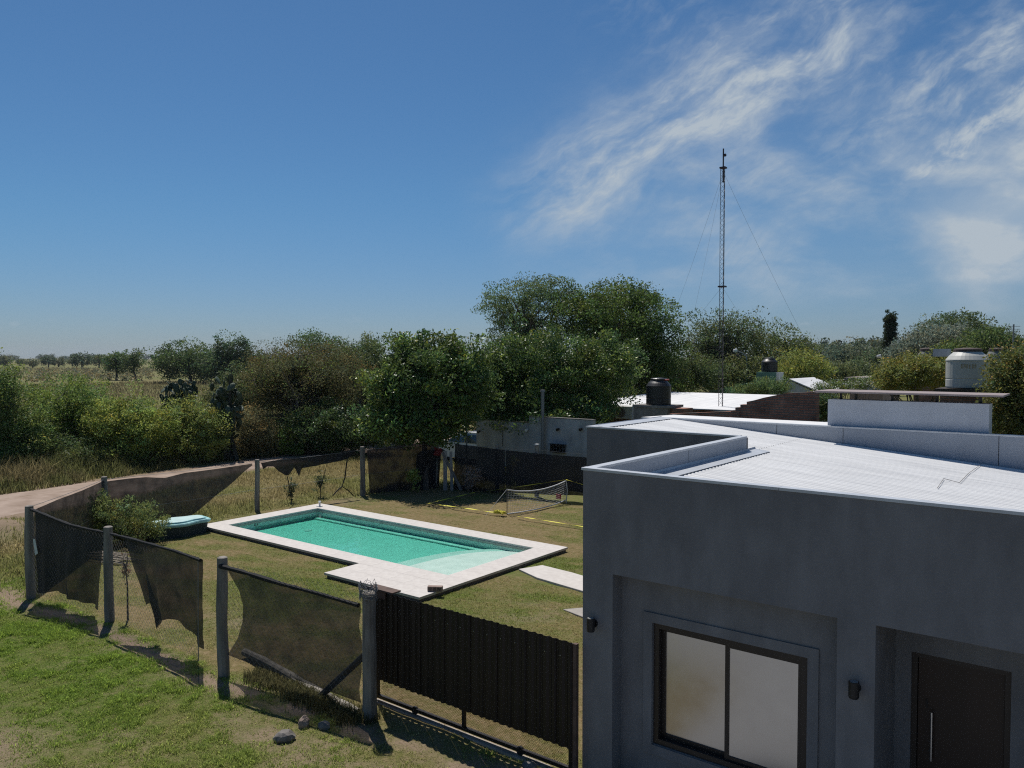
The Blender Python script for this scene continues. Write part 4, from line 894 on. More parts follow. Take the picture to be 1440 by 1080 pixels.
# bushes along the far side of the road
RB = 'bushes along the dirt road'
tree('roadside_bush', 'tall dark green bush at the left edge beyond the dirt road', 'bush', gb(12, 32.5), [ell(0, 565, 38, 58, 32.5), ell(36, 615, 40, 46, 32.5), ell(-30, 600, 40, 70, 32.5), ell(10, 640, 60, 30, 32.5)], 620, 72, .24, .10, (.058, .090, .024), 21, .08, group=RB, nl=24, extra=[(.3, (.11, .14, .04), .11)])
tree('roadside_bush', 'broad rounded green bush second from the left edge beyond the road', 'bush', gb(105, 35.5), [ell(100, 565, 58, 34, 35.5), ell(128, 595, 44, 44, 35.5), ell(78, 605, 44, 42, 35.5), ell(110, 630, 60, 24, 35.5)], 640, 72, .22, .09, (.070, .105, .024), 22, .08, group=RB, nl=20)
tree('roadside_bush', 'yellow green leafy bush in the middle of the roadside row', 'bush', gb(185, 34.8), [ell(178, 592, 46, 40, 34.8), ell(208, 605, 40, 44, 34.8), ell(148, 615, 34, 38, 34.8), ell(180, 635, 60, 22, 34.8)], 600, 72, .20, .10, (.110, .140, .032), 23, .07, group=RB, nl=24)
tree('roadside_bush', 'yellow green bush growing in front of the prickly pears', 'bush', gb(272, 36.2), [ell(262, 596, 34, 40, 36.2), ell(295, 608, 30, 36, 36.2), ell(240, 612, 30, 34, 36.2), ell(270, 630, 54, 20, 36.2)], 480, 66, .19, .10, (.105, .130, .034), 24, .06, group=RB, nl=24)
tree('roadside_bush', 'dark low bush in the shade between the left roadside bushes', 'bush', gb(70, 33), [ell(66, 638, 48, 28, 33), ell(112, 642, 38, 22, 33)], 260, 60, .18, .08, (.048, .068, .022), 25, .05, group=RB, nl=10)
tree('roadside_bush', 'loose brownish bush right of the prickly pears by the road', 'bush', gb(352, 38), [ell(350, 602, 26, 36, 38), ell(372, 612, 22, 28, 38), ell(340, 625, 26, 16, 38)], 260, 56, .2, .09, (.11, .10, .045), 26, .05, dryleaf, group=RB, nl=24)
# prickly pears
pad_me = None
def prickly_pear(px, py, rx, ry, dist, n, seed, label):
    global pad_me
    r = np.random.default_rng(seed); E = [ell(px, py, rx, ry, dist), ell(px, py+ry*.8, rx*.8, ry*.6, dist)]; C, d, rad = clusters(E, n, r, .5)
    t = thing('prickly_pear', gb(px, dist), label, 'cactus', 'prickly pears beyond the road')
    pm = mat('cactus_pad', (.035, .055, .034), .55, scale=5, col2=(.060, .085, .050), rnd=.25)
    if pad_me is None:
        bm = bmesh.new(); bmesh.ops.create_uvsphere(bm, u_segments=10, v_segments=6, radius=1)
        for v in bm.verts: v.co = Vector((v.co.x*(.8+.2*v.co.z), v.co.y*.14, v.co.z))
        pad_me = bpy.data.meshes.new('pad'); bm.to_mesh(pad_me); bm.free(); pad_me.materials.append(pm); pad_me.shade_smooth()
    for c in C:
        if c[2] < .15: continue
        o = link('pad', pad_me, None, t, loc=(0, 0, 0)); o.location = Vector([float(q) for q in c])-t.location
        s = r.uniform(.16, .26); o.scale = (s*.72, s*.8, s); o.rotation_euler = (r.normal()*.4, r.normal()*.4, r.random()*3.1)
    m = MB(); b = np.array(gb(px, dist))
    for i in r.choice(len(C), 12): m.tube([b+r.normal(size=3)*np.array([.3, .3, 0]), (b+C[i])/2+r.normal(size=3)*.1, C[i]], [.12, .10, .05], 7)
    m.build('stem', mat('cactus_stem', (.05, .05, .035), .8, .2, 6), t)
prickly_pear(252, 555, 28, 22, 37.5, 120, 31, 'dark prickly pear with upright pads behind the yellow green bushes')
prickly_pear(318, 568, 24, 38, 37.2, 150, 32, 'taller dark prickly pear right of the other one, reaching to the roadside')

# weeds: one object each, nobody could count the stalks
def blades(name, label, cat, xy, h, wdt, cols, seed, lean=.45, mt=None):
    r = np.random.default_rng(seed); n = len(xy); z = ground_z(xy[:, 0].copy(), xy[:, 1].copy())
    a = r.random(n)*6.28; p = np.stack([xy[:, 0], xy[:, 1], z-.01], -1); h = h*r.uniform(.55, 1.35, n)
    s = np.stack([np.cos(a), np.sin(a), 0*a], -1)*(wdt*r.uniform(.7, 1.3, n))[:, None]
    la = r.random(n)*6.28; ld = np.stack([np.cos(la), np.sin(la), 0*la], -1)*(np.abs(r.normal(size=n))*lean*h)[:, None]
    m1 = p+ld*.35+np.array([0, 0, 1])*(h*.6)[:, None]; tp = p+ld+np.array([0, 0, 1])*(h*(1-.25*np.minimum(1, lean)))[:, None]
    V = np.stack([p-s, p+s, m1+s*.6, m1-s*.6, tp], 1).reshape(-1, 3); I = np.arange(n)*5
    T = np.concatenate([np.stack([I, I+1, I+2], -1), np.stack([I, I+2, I+3], -1), np.stack([I+3, I+2, I+4], -1)])
    o = link(name, np_mesh(name, V, T, np.concatenate([cols]*3)), mt or turf); tag(o, label, cat, kind='stuff'); return o
def scatter(n, x0, x1, y0, y1, dens, seed):
    r = np.random.default_rng(seed); xy = np.stack([r.uniform(x0, x1, n), r.uniform(y0, y1, n)], -1)
    k = r.random(n) < dens(xy[:, 0], xy[:, 1]); return xy[k]
def in_view(x, y, mg=.06):
    a = x*math.cos(YAW)+y*math.sin(YAW); b = -x*math.sin(YAW)+y*math.cos(YAW); return (b > 1) & (np.abs(a/np.maximum(b, .1)) < .65+mg) & (4.8/np.maximum(b, .1) < .53+mg)
def mixcol(w, cs, r, var=.22):
    c = sum(w[:, i:i+1]*np.array(cs[i])[None] for i in range(len(cs)))/w.sum(1, keepdims=True); return np.clip(c*np.exp(r.normal(size=(len(w), 1))*var), .005, .6)
def lawn():
    r = np.random.default_rng(5)
    def dens_front(x, y):
        d, l, q = masks(x, y); return in_view(x, y)*(1-in_yard(x, y))*(1-d)**1.3*(.25+.75*l)*(x < -4.0)
    xy = scatter(900000, -22, -3.9, 2.5, 7.5, dens_front, 41); d, l, q = masks(xy[:, 0].copy(), xy[:, 1].copy())
    tuft = .45*fbm(xy[:, 0]*2.3, xy[:, 1]*2.3, 91)+.55*fbm(xy[:, 0]*8.5, xy[:, 1]*8.5, 92, 3)
    cols = mixcol(np.stack([l*(.25+1.2*tuft), q*.9+.02, .5*l*sst(tuft, .5, .75)], -1), [(.150, .250, .038), (.36, .29, .15), (.26, .36, .065)], r, .34)
    blades('lawn_grass', 'bright green rough grass outside the near fence in the foreground', 'grass', xy, .022+.12*l*sst(tuft, .35, .8)*tuft, .0046, cols, 42, .8)
    def dens_yard(x, y):
        d, l, q = masks(x, y); pool = ((x > PX0-.03) & (x < PX1+.03) & (y > PY0-.03) & (y < PY1+.03)) | ((x > -13.75) & (x < -10.8) & (y > 10.92) & (y < 12)) | ((x > -10.8) & (y > 13.5) & (y < 14.6))
        fade = np.clip(1.4-np.hypot(x, y)/26, .25, 1); return in_view(x, y)*in_yard(x, y)*(1-d)*(1-pool)*fade*((x < -4.9) | (y < 7.6))*(~((x > -7.7) & (y > 12)))
    xy = scatter(620000, -22, -4.9, 6.4, 21.8, dens_yard, 43); d, l, q = masks(xy[:, 0].copy(), xy[:, 1].copy())
    cols = mixcol(np.stack([l+.05, q+.02], -1), [(.145, .185, .038), (.37, .265, .135)], r, .28)
    blades('mown_lawn', 'short yellowed lawn around the pool', 'grass', xy, .018+.028*l, .0055, cols, 44, 1.0)
    def dens_verge(x, y): 
        d, l, q = masks(x, y); return in_view(x, y)*(1-in_yard(x, y))*(1-d)**2*(np.abs(road_d(x, y)) > 2)*(x < -17.2)
    xy = scatter(130000, -34, -17, 6, 30, dens_verge, 45); d, l, q = masks(xy[:, 0].copy(), xy[:, 1].copy())
    cols = mixcol(np.stack([l+.05, q+.05], -1), [(.12, .165, .036), (.29, .225, .115)], r, .25); hh = fbm(xy[:, 0]*.8, xy[:, 1]*.8, 55)
    blades('verge_grass', 'rough green and straw coloured verge grass between fence and road', 'grass', xy, .06+.30*hh**2, .010, cols, 46, .7)
    def dens_weed(x, y):
        q = road_d(x, y); return in_view(x, y)*(q < -1.9)*(q > -6.5)*np.clip(fbm(x*.9, y*.9, 66)*2.6-.5, 0, 1)
    xy = scatter(130000, -40, -29, 5, 36, dens_weed, 47); k = fbm(xy[:, 0]*.7, xy[:, 1]*.7, 67); q = -road_d(xy[:, 0], xy[:, 1])
    cols = mixcol(np.stack([.55+0*k, .7*sst(k, .4, .65), .25+0*k], -1), [(.075, .10, .024), (.26, .20, .105), (.16, .14, .085)], r, .3)
    blades('tall_weeds', 'tall dry reddish weeds along the far edge of the dirt road', 'weeds', xy, .22+.36*np.clip(q-1.8, 0, 2.4)*.9, .014, cols, 48, .5)
    # field stubble, far away
    def dens_field(x, y): return in_view(x, y)*(x < -36)*1.0
    xy = scatter(60000, -150, -37, 8, 140, dens_field, 49); k = fbm(xy[:, 0]*.06, xy[:, 1]*.06, 68)
    cols = mixcol(np.stack([.3+0*k, sst(k, .35, .6)+.2], -1), [(.075, .092, .028), (.155, .13, .072)], r, .25)
    blades('field_grass', 'coarse dry pasture grass on the field beyond the bushes', 'grass', xy, .30+.25*k, .05, cols, 50, .5)
    # dark weeds growing through the fallen log and along the fence foot
    xy = scatter(26000, -10.4, -7.7, 6.55, 7.3, lambda x, y: np.exp(-((y-6.85-.0*x)/.18)**2)*sst(x+1.2*fbm(x*2, y*2, 17), -9.9, -9.0)*np.clip(fbm(x*3, y*3, 71)*2-.5, 0, 1), 51)
    cols = mixcol(np.stack([.5+0*xy[:, 0], .25+.4*r.random(len(xy))], -1), [(.05, .07, .02), (.15, .12, .065)], r, .3)
    blades('fence_weeds', 'dark weeds growing round the fallen log under the near fence', 'weeds', xy, .16+0*xy[:, 0], .006, cols, 52, .6)
lawn()
def leafy_plants():
    YB = 'young plants along the lawn edge'
    # shrub against the west fence
    tree('feathery_shrub', 'loose green shrub with upright shoots in the fence corner left of the shell', 'shrub', (-20.2, 9.75, 0), [(-20.2, 9.7, .6, .85, .85, .65), (-20.0, 10.3, .45, .5, .5, .5), (-20.2, 9.2, .8, .5, .5, .65)], 230, 52, .10, .075, (.075, .098, .032), 61, .03, shell=.5, nl=60, aspect=.28, upw=1.2, fork=.12, kink=.06)
    for i, (px, py, h, lab, col, sz) in enumerate(((582, 693, 1.0, 'yellow green sapling left of the black cloth on the corner fence', (.14, .17, .04), .16), (718, 693, 1.35, 'upright sapling with yellowish leaves in front of the back fence', (.12, .14, .045), .15), (410, 706, .8, 'dark thin weed at the foot of the torn fence bay, left one', (.04, .05, .025), .09), (450, 700, 1.0, 'dark bushy weed in the torn fence bay, beside the hanging strips', (.045, .055, .025), .09))):
        c = G(px, py); tree('sapling', lab, 'sapling', (c[0], c[1], 0), [(c[0], c[1], h*.55, .20, .20, h*.5)], 26, 12, .07, sz, col, 70+i, .014, group=YB, nl=14, upw=.9, aspect=.38, fork=.3, kink=.02, shell=.8)
    c = G(665, 692); tree('dry_shrub', 'pale dried out bush in front of the dark back fence', 'shrub', (c[0], c[1], 0), [(c[0], c[1], .55, .45, .35, .45)], 80, 10, .10, .07, (.20, .15, .12), 75, .02, dryleaf, nl=60, fork=.15, kink=.06, trunk_mat=mat('dry_twig', (.20, .15, .12), .9))
    c = G(180, 872); tree('dead_sapling', 'thin dead sapling standing between the second and third near fence posts', 'sapling', (c[0], c[1], 0), [(c[0]-.03, c[1], .95, .05, .05, .5)], 24, 4, .05, .06, (.09, .065, .04), 76, .016, dryleaf, nl=14, fork=.75, kink=.02, shell=1)
leafy_plants()
# trees to the right of the mast
tree('acacia_tree', 'thin dark acacia with bare looking limbs directly behind the lattice mast', 'tree', gb(1005, 60), [ell(1005, 478, 44, 44, 60), ell(1046, 470, 42, 30, 60), ell(985, 510, 34, 40, 60)], 330, 40, .42, .17, (.042, .060, .022), 81, .26, shell=.5, nl=60, sub=5, kink=.4, flat=.5, fork=.3)
tree('acacia_tree', 'spreading acacia right of the mast sloping down to the green house', 'tree', gb(1095, 62), [ell(1085, 482, 46, 30, 62), ell(1118, 500, 34, 26, 62), ell(1060, 510, 46, 32, 62)], 330, 44, .42, .17, (.048, .068, .022), 82, .26, shell=.5, nl=50, sub=5, kink=.4, fork=.3)
tree('leafy_bush', 'yellow green bush right of the small black tank', 'bush', gb(1122, 52), [ell(1122, 518, 34, 26, 52), ell(1150, 524, 22, 20, 52), ell(1100, 530, 30, 18, 52)], 300, 40, .30, .14, (.10, .12, .028), 83, .1)
FB = 'distant trees behind the houses'
tree('far_tree', 'grey green tree left of the cypress in the distance', 'tree', gb(1190, 110), [ell(1188, 503, 32, 20, 110), ell(1212, 506, 22, 16, 110), ell(1175, 514, 34, 12, 110)], 280, 40, .6, .32, (.058, .076, .048), 84, .3, group=FB)
tree('far_tree', 'smaller dark tree touching the left side of the cypress', 'tree', gb(1228, 100), [ell(1228, 508, 18, 15, 100), ell(1216, 518, 24, 14, 100)], 160, 40, .5, .3, (.042, .060, .026), 85, .25, group=FB)
tree('cypress_tree', 'narrow dark cypress rising above the other trees on the right', 'tree', gb(1252, 80), [ell(1252, 452, 5.5, 13, 80), ell(1252, 466, 6.0, 18, 80), ell(1251, 484, 7, 18, 80), ell(1251, 502, 8, 20, 80), ell(1246, 512, 15, 14, 80)], 620, 60, .2, .18, (.016, .026, .012), 86, .2, shell=.5, upw=1.4, var=.2)
tree('far_tree', 'wide dark crowned tree behind the white water tank', 'tree', gb(1345, 92), [ell(1342, 464, 46, 22, 92), ell(1370, 470, 26, 16, 92), ell(1312, 470, 22, 16, 92), ell(1345, 485, 50, 16, 92)], 420, 46, .5, .28, (.044, .064, .024), 87, .35, group=FB)
tree('olive_tree', 'silvery grey green tree in front of the wide dark one', 'tree', gb(1310, 76), [ell(1320, 478, 42, 20, 76), ell(1282, 488, 30, 18, 76), ell(1300, 500, 46, 16, 76)], 420, 46, .42, .22, (.085, .100, .072), 88, .3)
tree('far_tree', 'green tree right of the white tank below the sky', 'tree', gb(1395, 70), [ell(1392, 478, 36, 16, 70), ell(1360, 492, 40, 14, 70), ell(1420, 488, 26, 16, 70)], 320, 46, .42, .22, (.046, .070, .020), 89, .25, group=FB)
tree('leafy_bush', 'wide yellowish green bush left of the white water tank', 'bush', gb(1288, 28), [ell(1288, 522, 50, 24, 28), ell(1262, 532, 30, 18, 28), ell(1322, 520, 26, 26, 28)], 520, 50, .15, .085, (.085, .095, .024), 90, .08, extra=[(.3, (.15, .125, .035), .09)])
tree('hedge_tree', 'tall dense hedge at the right edge behind the house roof', 'hedge', gb(1432, 19.5), [ell(1430, 540, 40, 52, 19.5), ell(1470, 530, 50, 60, 19.5), ell(1416, 580, 30, 40, 19.5), ell(1440, 600, 50, 40, 19.5)], 620, 60, .15, .075, (.060, .072, .020), 91, .1, extra=[(.35, (.12, .10, .03), .08)])
tree('leafy_bush', 'green leafy shrub in front of the green house', 'bush', gb(1078, 42), [ell(1075, 545, 24, 12, 42), ell(1098, 545, 14, 11, 42), ell(1050, 548, 22, 8, 42)], 170, 40, .18, .15, (.055, .085, .030), 92, .05, upw=1.2, aspect=.22)
tree('flowering_shrub', 'shrub dotted with white blossom left of the thin slab', 'bush', gb(1168, 30), [ell(1160, 548, 14, 12, 30), ell(1188, 542, 20, 8, 30), ell(1215, 540, 14, 8, 30)], 170, 28, .12, .07, (.06, .085, .026), 93, .04, extra=[(.6, (.45, .45, .42), .06)])
tree('leafy_bush', 'dark creeper over the right end of the brick wall', 'bush', gb(1150, 22.5), [ell(1152, 575, 18, 18, 22.5), ell(1140, 582, 20, 12, 22.5), ell(1170, 570, 16, 16, 22.5)], 170, 40, .09, .07, (.04, .06, .02), 94, .04)
# understorey behind the low houses
UB = 'understorey behind the low houses'
tree('leafy_bush', 'dark bush below the acacia between the black tank and the mast', 'bush', gb(950, 52), [ell(950, 520, 40, 34, 52), ell(985, 530, 34, 26, 52), ell(920, 535, 30, 26, 52)], 360, 50, .32, .15, (.042, .060, .020), 95, .1, group=UB)
tree('leafy_bush', 'olive green bush below the acacia right of the mast', 'bush', gb(1050, 57), [ell(1045, 525, 46, 24, 57), ell(1090, 522, 34, 26, 57), ell(1015, 530, 30, 22, 57)], 340, 50, .34, .16, (.055, .070, .024), 96, .1, group=UB)
tree('leafy_bush', 'grey green bush filling the gap left of the cypress foot', 'bush', gb(1205, 70), [ell(1190, 525, 40, 16, 70), ell(1228, 526, 30, 16, 70), ell(1165, 522, 24, 16, 70)], 300, 46, .36, .18, (.058, .074, .030), 97, .1, group=UB)
tree('roadside_bush', 'dark mixed bush between the thorny tree and the round glossy tree', 'bush', gb(525, 44), [ell(522, 540, 34, 60, 44), ell(540, 580, 36, 40, 44), ell(505, 590, 40, 40, 44)], 420, 60, .28, .13, (.044, .062, .022), 98, .1, group=RB)
tree('roadside_bush', 'dark bush behind the prickly pears on the field side', 'bush', gb(350, 46), [ell(345, 545, 34, 34, 46), ell(320, 570, 40, 30, 46), ell(365, 570, 30, 40, 46)], 380, 60, .28, .13, (.046, .060, .022), 99, .1, group=RB)
tree('privet_tree', 'dark leafy tree filling the gap behind the round glossy tree and the grey wall', 'tree', gb(690, 38), [ell(690, 545, 44, 56, 38), ell(668, 575, 40, 34, 38), ell(712, 580, 40, 30, 38)], 420, 80, .26, .13, (.040, .062, .018), 100, .15, glossy)
# far tree line along the horizon: built once, copied
def far_line():
    r = np.random.default_rng(12); protos = []
    for k in range(4):
        E = [(0, 0, 3.2, 3.2+k*.5, 3.2, 2.2), (1.8, 0, 2.6, 2.2, 2, 1.7), (-1.9, .4, 2.4, 2.2, 2, 1.6)]; C, d, rad = clusters(E, 120, r, .45)
        V, Fc, c = leaves(C, d, 14, .55, .6, ((.042, .060, .026), (.05, .066, .03), (.036, .052, .028), (.055, .066, .032))[k], r)
        tm = MB().tube([(0, 0, -.2), (0, 0, 1.4), (.2, 0, 2.6)], [.35, .28, .15], 6); me = bpy.data.meshes.new('trunk'); me.from_pydata(tm.v, [], tm.f); me.materials.append(bark)
        cm = np_mesh('crown', V, Fc, c); cm.materials.append(leafy); protos.append((me, cm))
    spots = [(px+r.normal()*3, r.uniform(330, 470), r.uniform(.75, 1.25)) for px in (8, 28, 42, 66, 84, 100, 118, 141, 152)]
    words = ('leftmost', 'second', 'third', 'fourth', 'fifth', 'sixth', 'seventh', 'eighth', 'ninth')
    for (px, dd, s), wd in zip(sorted(spots), words):
        t = thing('distant_tree', gb(px, dd), wd+(' tree' if wd == 'leftmost' else ' tree from the left')+' in the small tree row beyond the far pasture', 'tree', 'tree row beyond the far pasture'); me, cm = protos[r.integers(4)]
        t.scale = (s, s, s*r.uniform(.8, 1.1)); t.rotation_euler = (0, 0, r.random()*6.28)
        link('trunk', me, None, t, loc=(0, 0, 0)); link('crown', cm, None, t, loc=(0, 0, 0))
    P = []                                                       # the woods on the horizon read as one mass
    for i in range(60):
        px = -60+i*11+r.normal()*5; dd = r.uniform(1100, 1900); s = r.uniform(1.1, 2.2); b = np.array(gb(px, dd))
        C, d, _ = clusters([(b[0], b[1], 3.0*s, 5*s, 5*s, 2.6*s)], 40, r, .5); P.append(leaves(C, d, 10, 1.0*s, 1.6*s, (.045, .058, .032), r))
    for i in range(40):
        px = 1110+i*4.4+r.normal()*3; dd = r.uniform(230, 300); s = r.uniform(1.1, 1.9); b = np.array(gb(px, dd))
        C, d, _ = clusters([(b[0], b[1], 3.2*s, 3*s, 3*s, 2.9*s)], 60, r, .5); P.append(leaves(C, d, 12, .5*s, .7*s, (.034, .048, .026), r))
    V, Fc, c = merge(P); tag(link('far_woods', np_mesh('far_woods', V, Fc, c), leafy), 'thin dark band of far woods along the horizon', 'woods', kind='stuff')
far_line()
def field_shrubs():
    """scattered dark weeds standing on the pasture: too many and small to count"""
    r = np.random.default_rng(14); n = 420; P = []
    for i in range(n):
        dd = r.uniform(150, 330); px = r.uniform(-20, 215); b = gb(px, dd); C = np.array([[b[0], b[1], .5]])+r.normal(size=(5, 3))*np.array([.5, .5, .3]); P.append(leaves(C, None, 5, .3, .5, (.075, .072, .036), r))
    V, Fc, c = merge(P); tag(link('pasture_weeds', np_mesh('pasture_weeds', V, Fc, c), leafy), 'dark weed clumps dotted over the brownish far pasture', 'weeds', kind='stuff')
field_shrubs()

# ------------------------------------------------------------------ neighbours
brick = mat('old_brick', (.15, .072, .052), .95, scale=3, col2=(.27, .135, .10), bump=.6, bscale=22)
def brick_mat():
    M = bpy.data.materials.new('brick_courses'); M.use_nodes = True; nt = M.node_tree; N = nt.nodes; L = nt.links; bs = N['Principled BSDF']; bs.inputs['Roughness'].default_value = .95
    tc = N.new('ShaderNodeTexCoord'); mp = N.new('ShaderNodeMapping'); mp.inputs['Rotation'].default_value = (R(90), 0, 0); L.new(tc.outputs['Object'], mp.inputs['Vector'])
    b = N.new('ShaderNodeTexBrick'); L.new(mp.outputs[0], b.inputs['Vector']); b.inputs['Scale'].default_value = 2.0; b.inputs['Color1'].default_value = (.24, .105, .07, 1); b.inputs['Color2'].default_value = (.36, .17, .115, 1); b.inputs['Mortar'].default_value = (.15, .13, .115, 1)
    b.inputs['Mortar Size'].default_value = .03; b.inputs['Row Height'].default_value = .13; b.inputs['Brick Width'].default_value = .5
    nz = N.new('ShaderNodeTexNoise'); L.new(tc.outputs['Object'], nz.inputs['Vector']); nz.inputs['Scale'].default_value = 2.5; nz.inputs['Detail'].default_value = 8
    mx = N.new('ShaderNodeMix'); mx.data_type = 'RGBA'; mx.blend_type = 'MULTIPLY'; mx.inputs['Factor'].default_value = .8; L.new(b.outputs['Color'], mx.inputs['A'])
    rp = N.new('ShaderNodeValToRGB'); L.new(nz.outputs['Fac'], rp.inputs[0]); rp.color_ramp.elements[0].position = .3; rp.color_ramp.elements[0].color = (.35, .33, .32, 1); rp.color_ramp.elements[1].position = .7; rp.color_ramp.elements[1].color = (1.2, 1.15, 1.1, 1)
    L.new(rp.outputs[0], mx.inputs['B']); L.new(mx.outputs['Result'], bs.inputs['Base Color'])
    bp = N.new('ShaderNodeBump'); bp.inputs['Strength'].default_value = .6; L.new(b.outputs['Fac'], bp.inputs['Height']); bp.invert = True; L.new(bp.outputs[0], bs.inputs['Normal']); return M
brickm = brick_mat()
render = mat('stained_render', (.27, .27, .27), .92, scale=1.6, col2=(.46, .465, .475), stretch=(1, 1, .45), bump=.4, bscale=40)
oldconc = mat('old_concrete', (.13, .12, .11), .92, scale=2.2, col2=(.25, .235, .22), bump=.4)
def grey_wall():
    w = thing('yard_wall', (-18, 24.3, 0), 'stained grey rendered wall behind the back fence', 'wall')
    Y = 24.3; a = atY(670, 590, Y); b = atY(745, 595, Y)
    MB().box(a[0], b[0], Y, Y+.2, -.2, 2.29).build('low_section', render, w); MB().box(b[0]+.002, -15.2, Y-.03, Y+.17, -.2, 2.53).build('high_section', render, w)
    MB().box(a[0]-.01, b[0]-.002, Y-.01, Y+.21, 2.291, 2.32).build('top_course', mat('mossy_top', (.10, .095, .055), .95, .3, 6), w)
    MB().box(b[0]-.01, -15.19, Y-.04, Y+.18, 2.531, 2.56).build('top_course', mat('dark_top', (.13, .125, .12), .95, .25, 6), w)
    q = atY(707, 612, Y); MB().box(q[0]-.008, q[0]+.008, Y-.012, Y-.001, 1.3, 2.0).build('crack', black, w)
    for px, py, m_ in ((675, 607, black), (742, 605, MATS['white_plastic']), (786, 604, black), (818, 604, black)):
        q = atY(px, py, Y-.04); MB().tube([(q[0], Y-.16, q[2]), (q[0], Y-.045, q[2]+.02)], [.06, .04], 10).build('wall_light', m_, w)
    q0, q1 = atY(775, 623, Y-.05), atY(797, 627, Y-.05)
    m = MB().box(q0[0], q1[0], Y-.20, Y-.05, q0[2]-.03, q0[2]-.01)
    for k in range(5): x = q0[0]+(q1[0]-q0[0])*(k+.5)/5; m.box(x-.015, x+.015, Y-.19, Y-.06, q0[2]-.30, q0[2]-.031)
    m.box(q0[0]+.03, q1[0]-.03, Y-.195, Y-.055, q0[2]-.33, q0[2]-.301); m.build('wall_rack', black, w)
    q = atY(763, 549, 24.1); p = thing('vent_pipe', (q[0], 24.1, 0), 'tall grey steel pipe standing in front of the stained grey wall', 'pipe')
    MB().tube([(q[0], 24.1, 0), (q[0], 24.1, q[2]-.05)], .065, 12).build('pipe', mat('grey_steel', (.20, .205, .21), .55, .15, 4, metal=.3), p); MB().tube([(q[0], 24.1, q[2]-.049), (q[0], 24.1, q[2]+.02)], [.09, .08], 12).build('cap', mat('grey_steel', (.20, .205, .21), .55), p)
    q = D(656, 540, 30); tag(MB().tube([(q[0], q[1], 0), (q[0], q[1], q[2])], [.035, .025], 8).build('thin_pole', mat('grey_steel', (.20, .205, .21), .55)), 'thin grey pole in front of the round tree above the white car', 'pole')
grey_wall()
def water_tank(name, label, px, y_bot, y_top, half, dist, body, lid, parent_base=None, group='roof water tanks', text=None):
    c = D(px, y_bot, dist); s = dist/_F; r = half*s; H_ = (y_bot-y_top)*s
    t = thing(name, (c[0], c[1], c[2]), label, 'water tank', group)
    prof = [(r*.98, 0), (r, .03*H_), (r, .20*H_), (r*.985, .21*H_), (r*.985, .23*H_), (r, .24*H_), (r, .66*H_), (r*1.015, .67*H_), (r*1.015, .70*H_), (r*.86, .80*H_), (r*.66, .89*H_), (r*.64, .90*H_)]
    MB().lathe(prof, c[0], c[1], 32, c[2]).build('body', body, t, smooth=False)
    MB().lathe([(r*.66, .901*H_), (r*.66, .96*H_), (r*.60, .98*H_), (r*.2, H_)], c[0], c[1], 24, c[2]).build('lid', lid, t)
    return t, c, r, H_
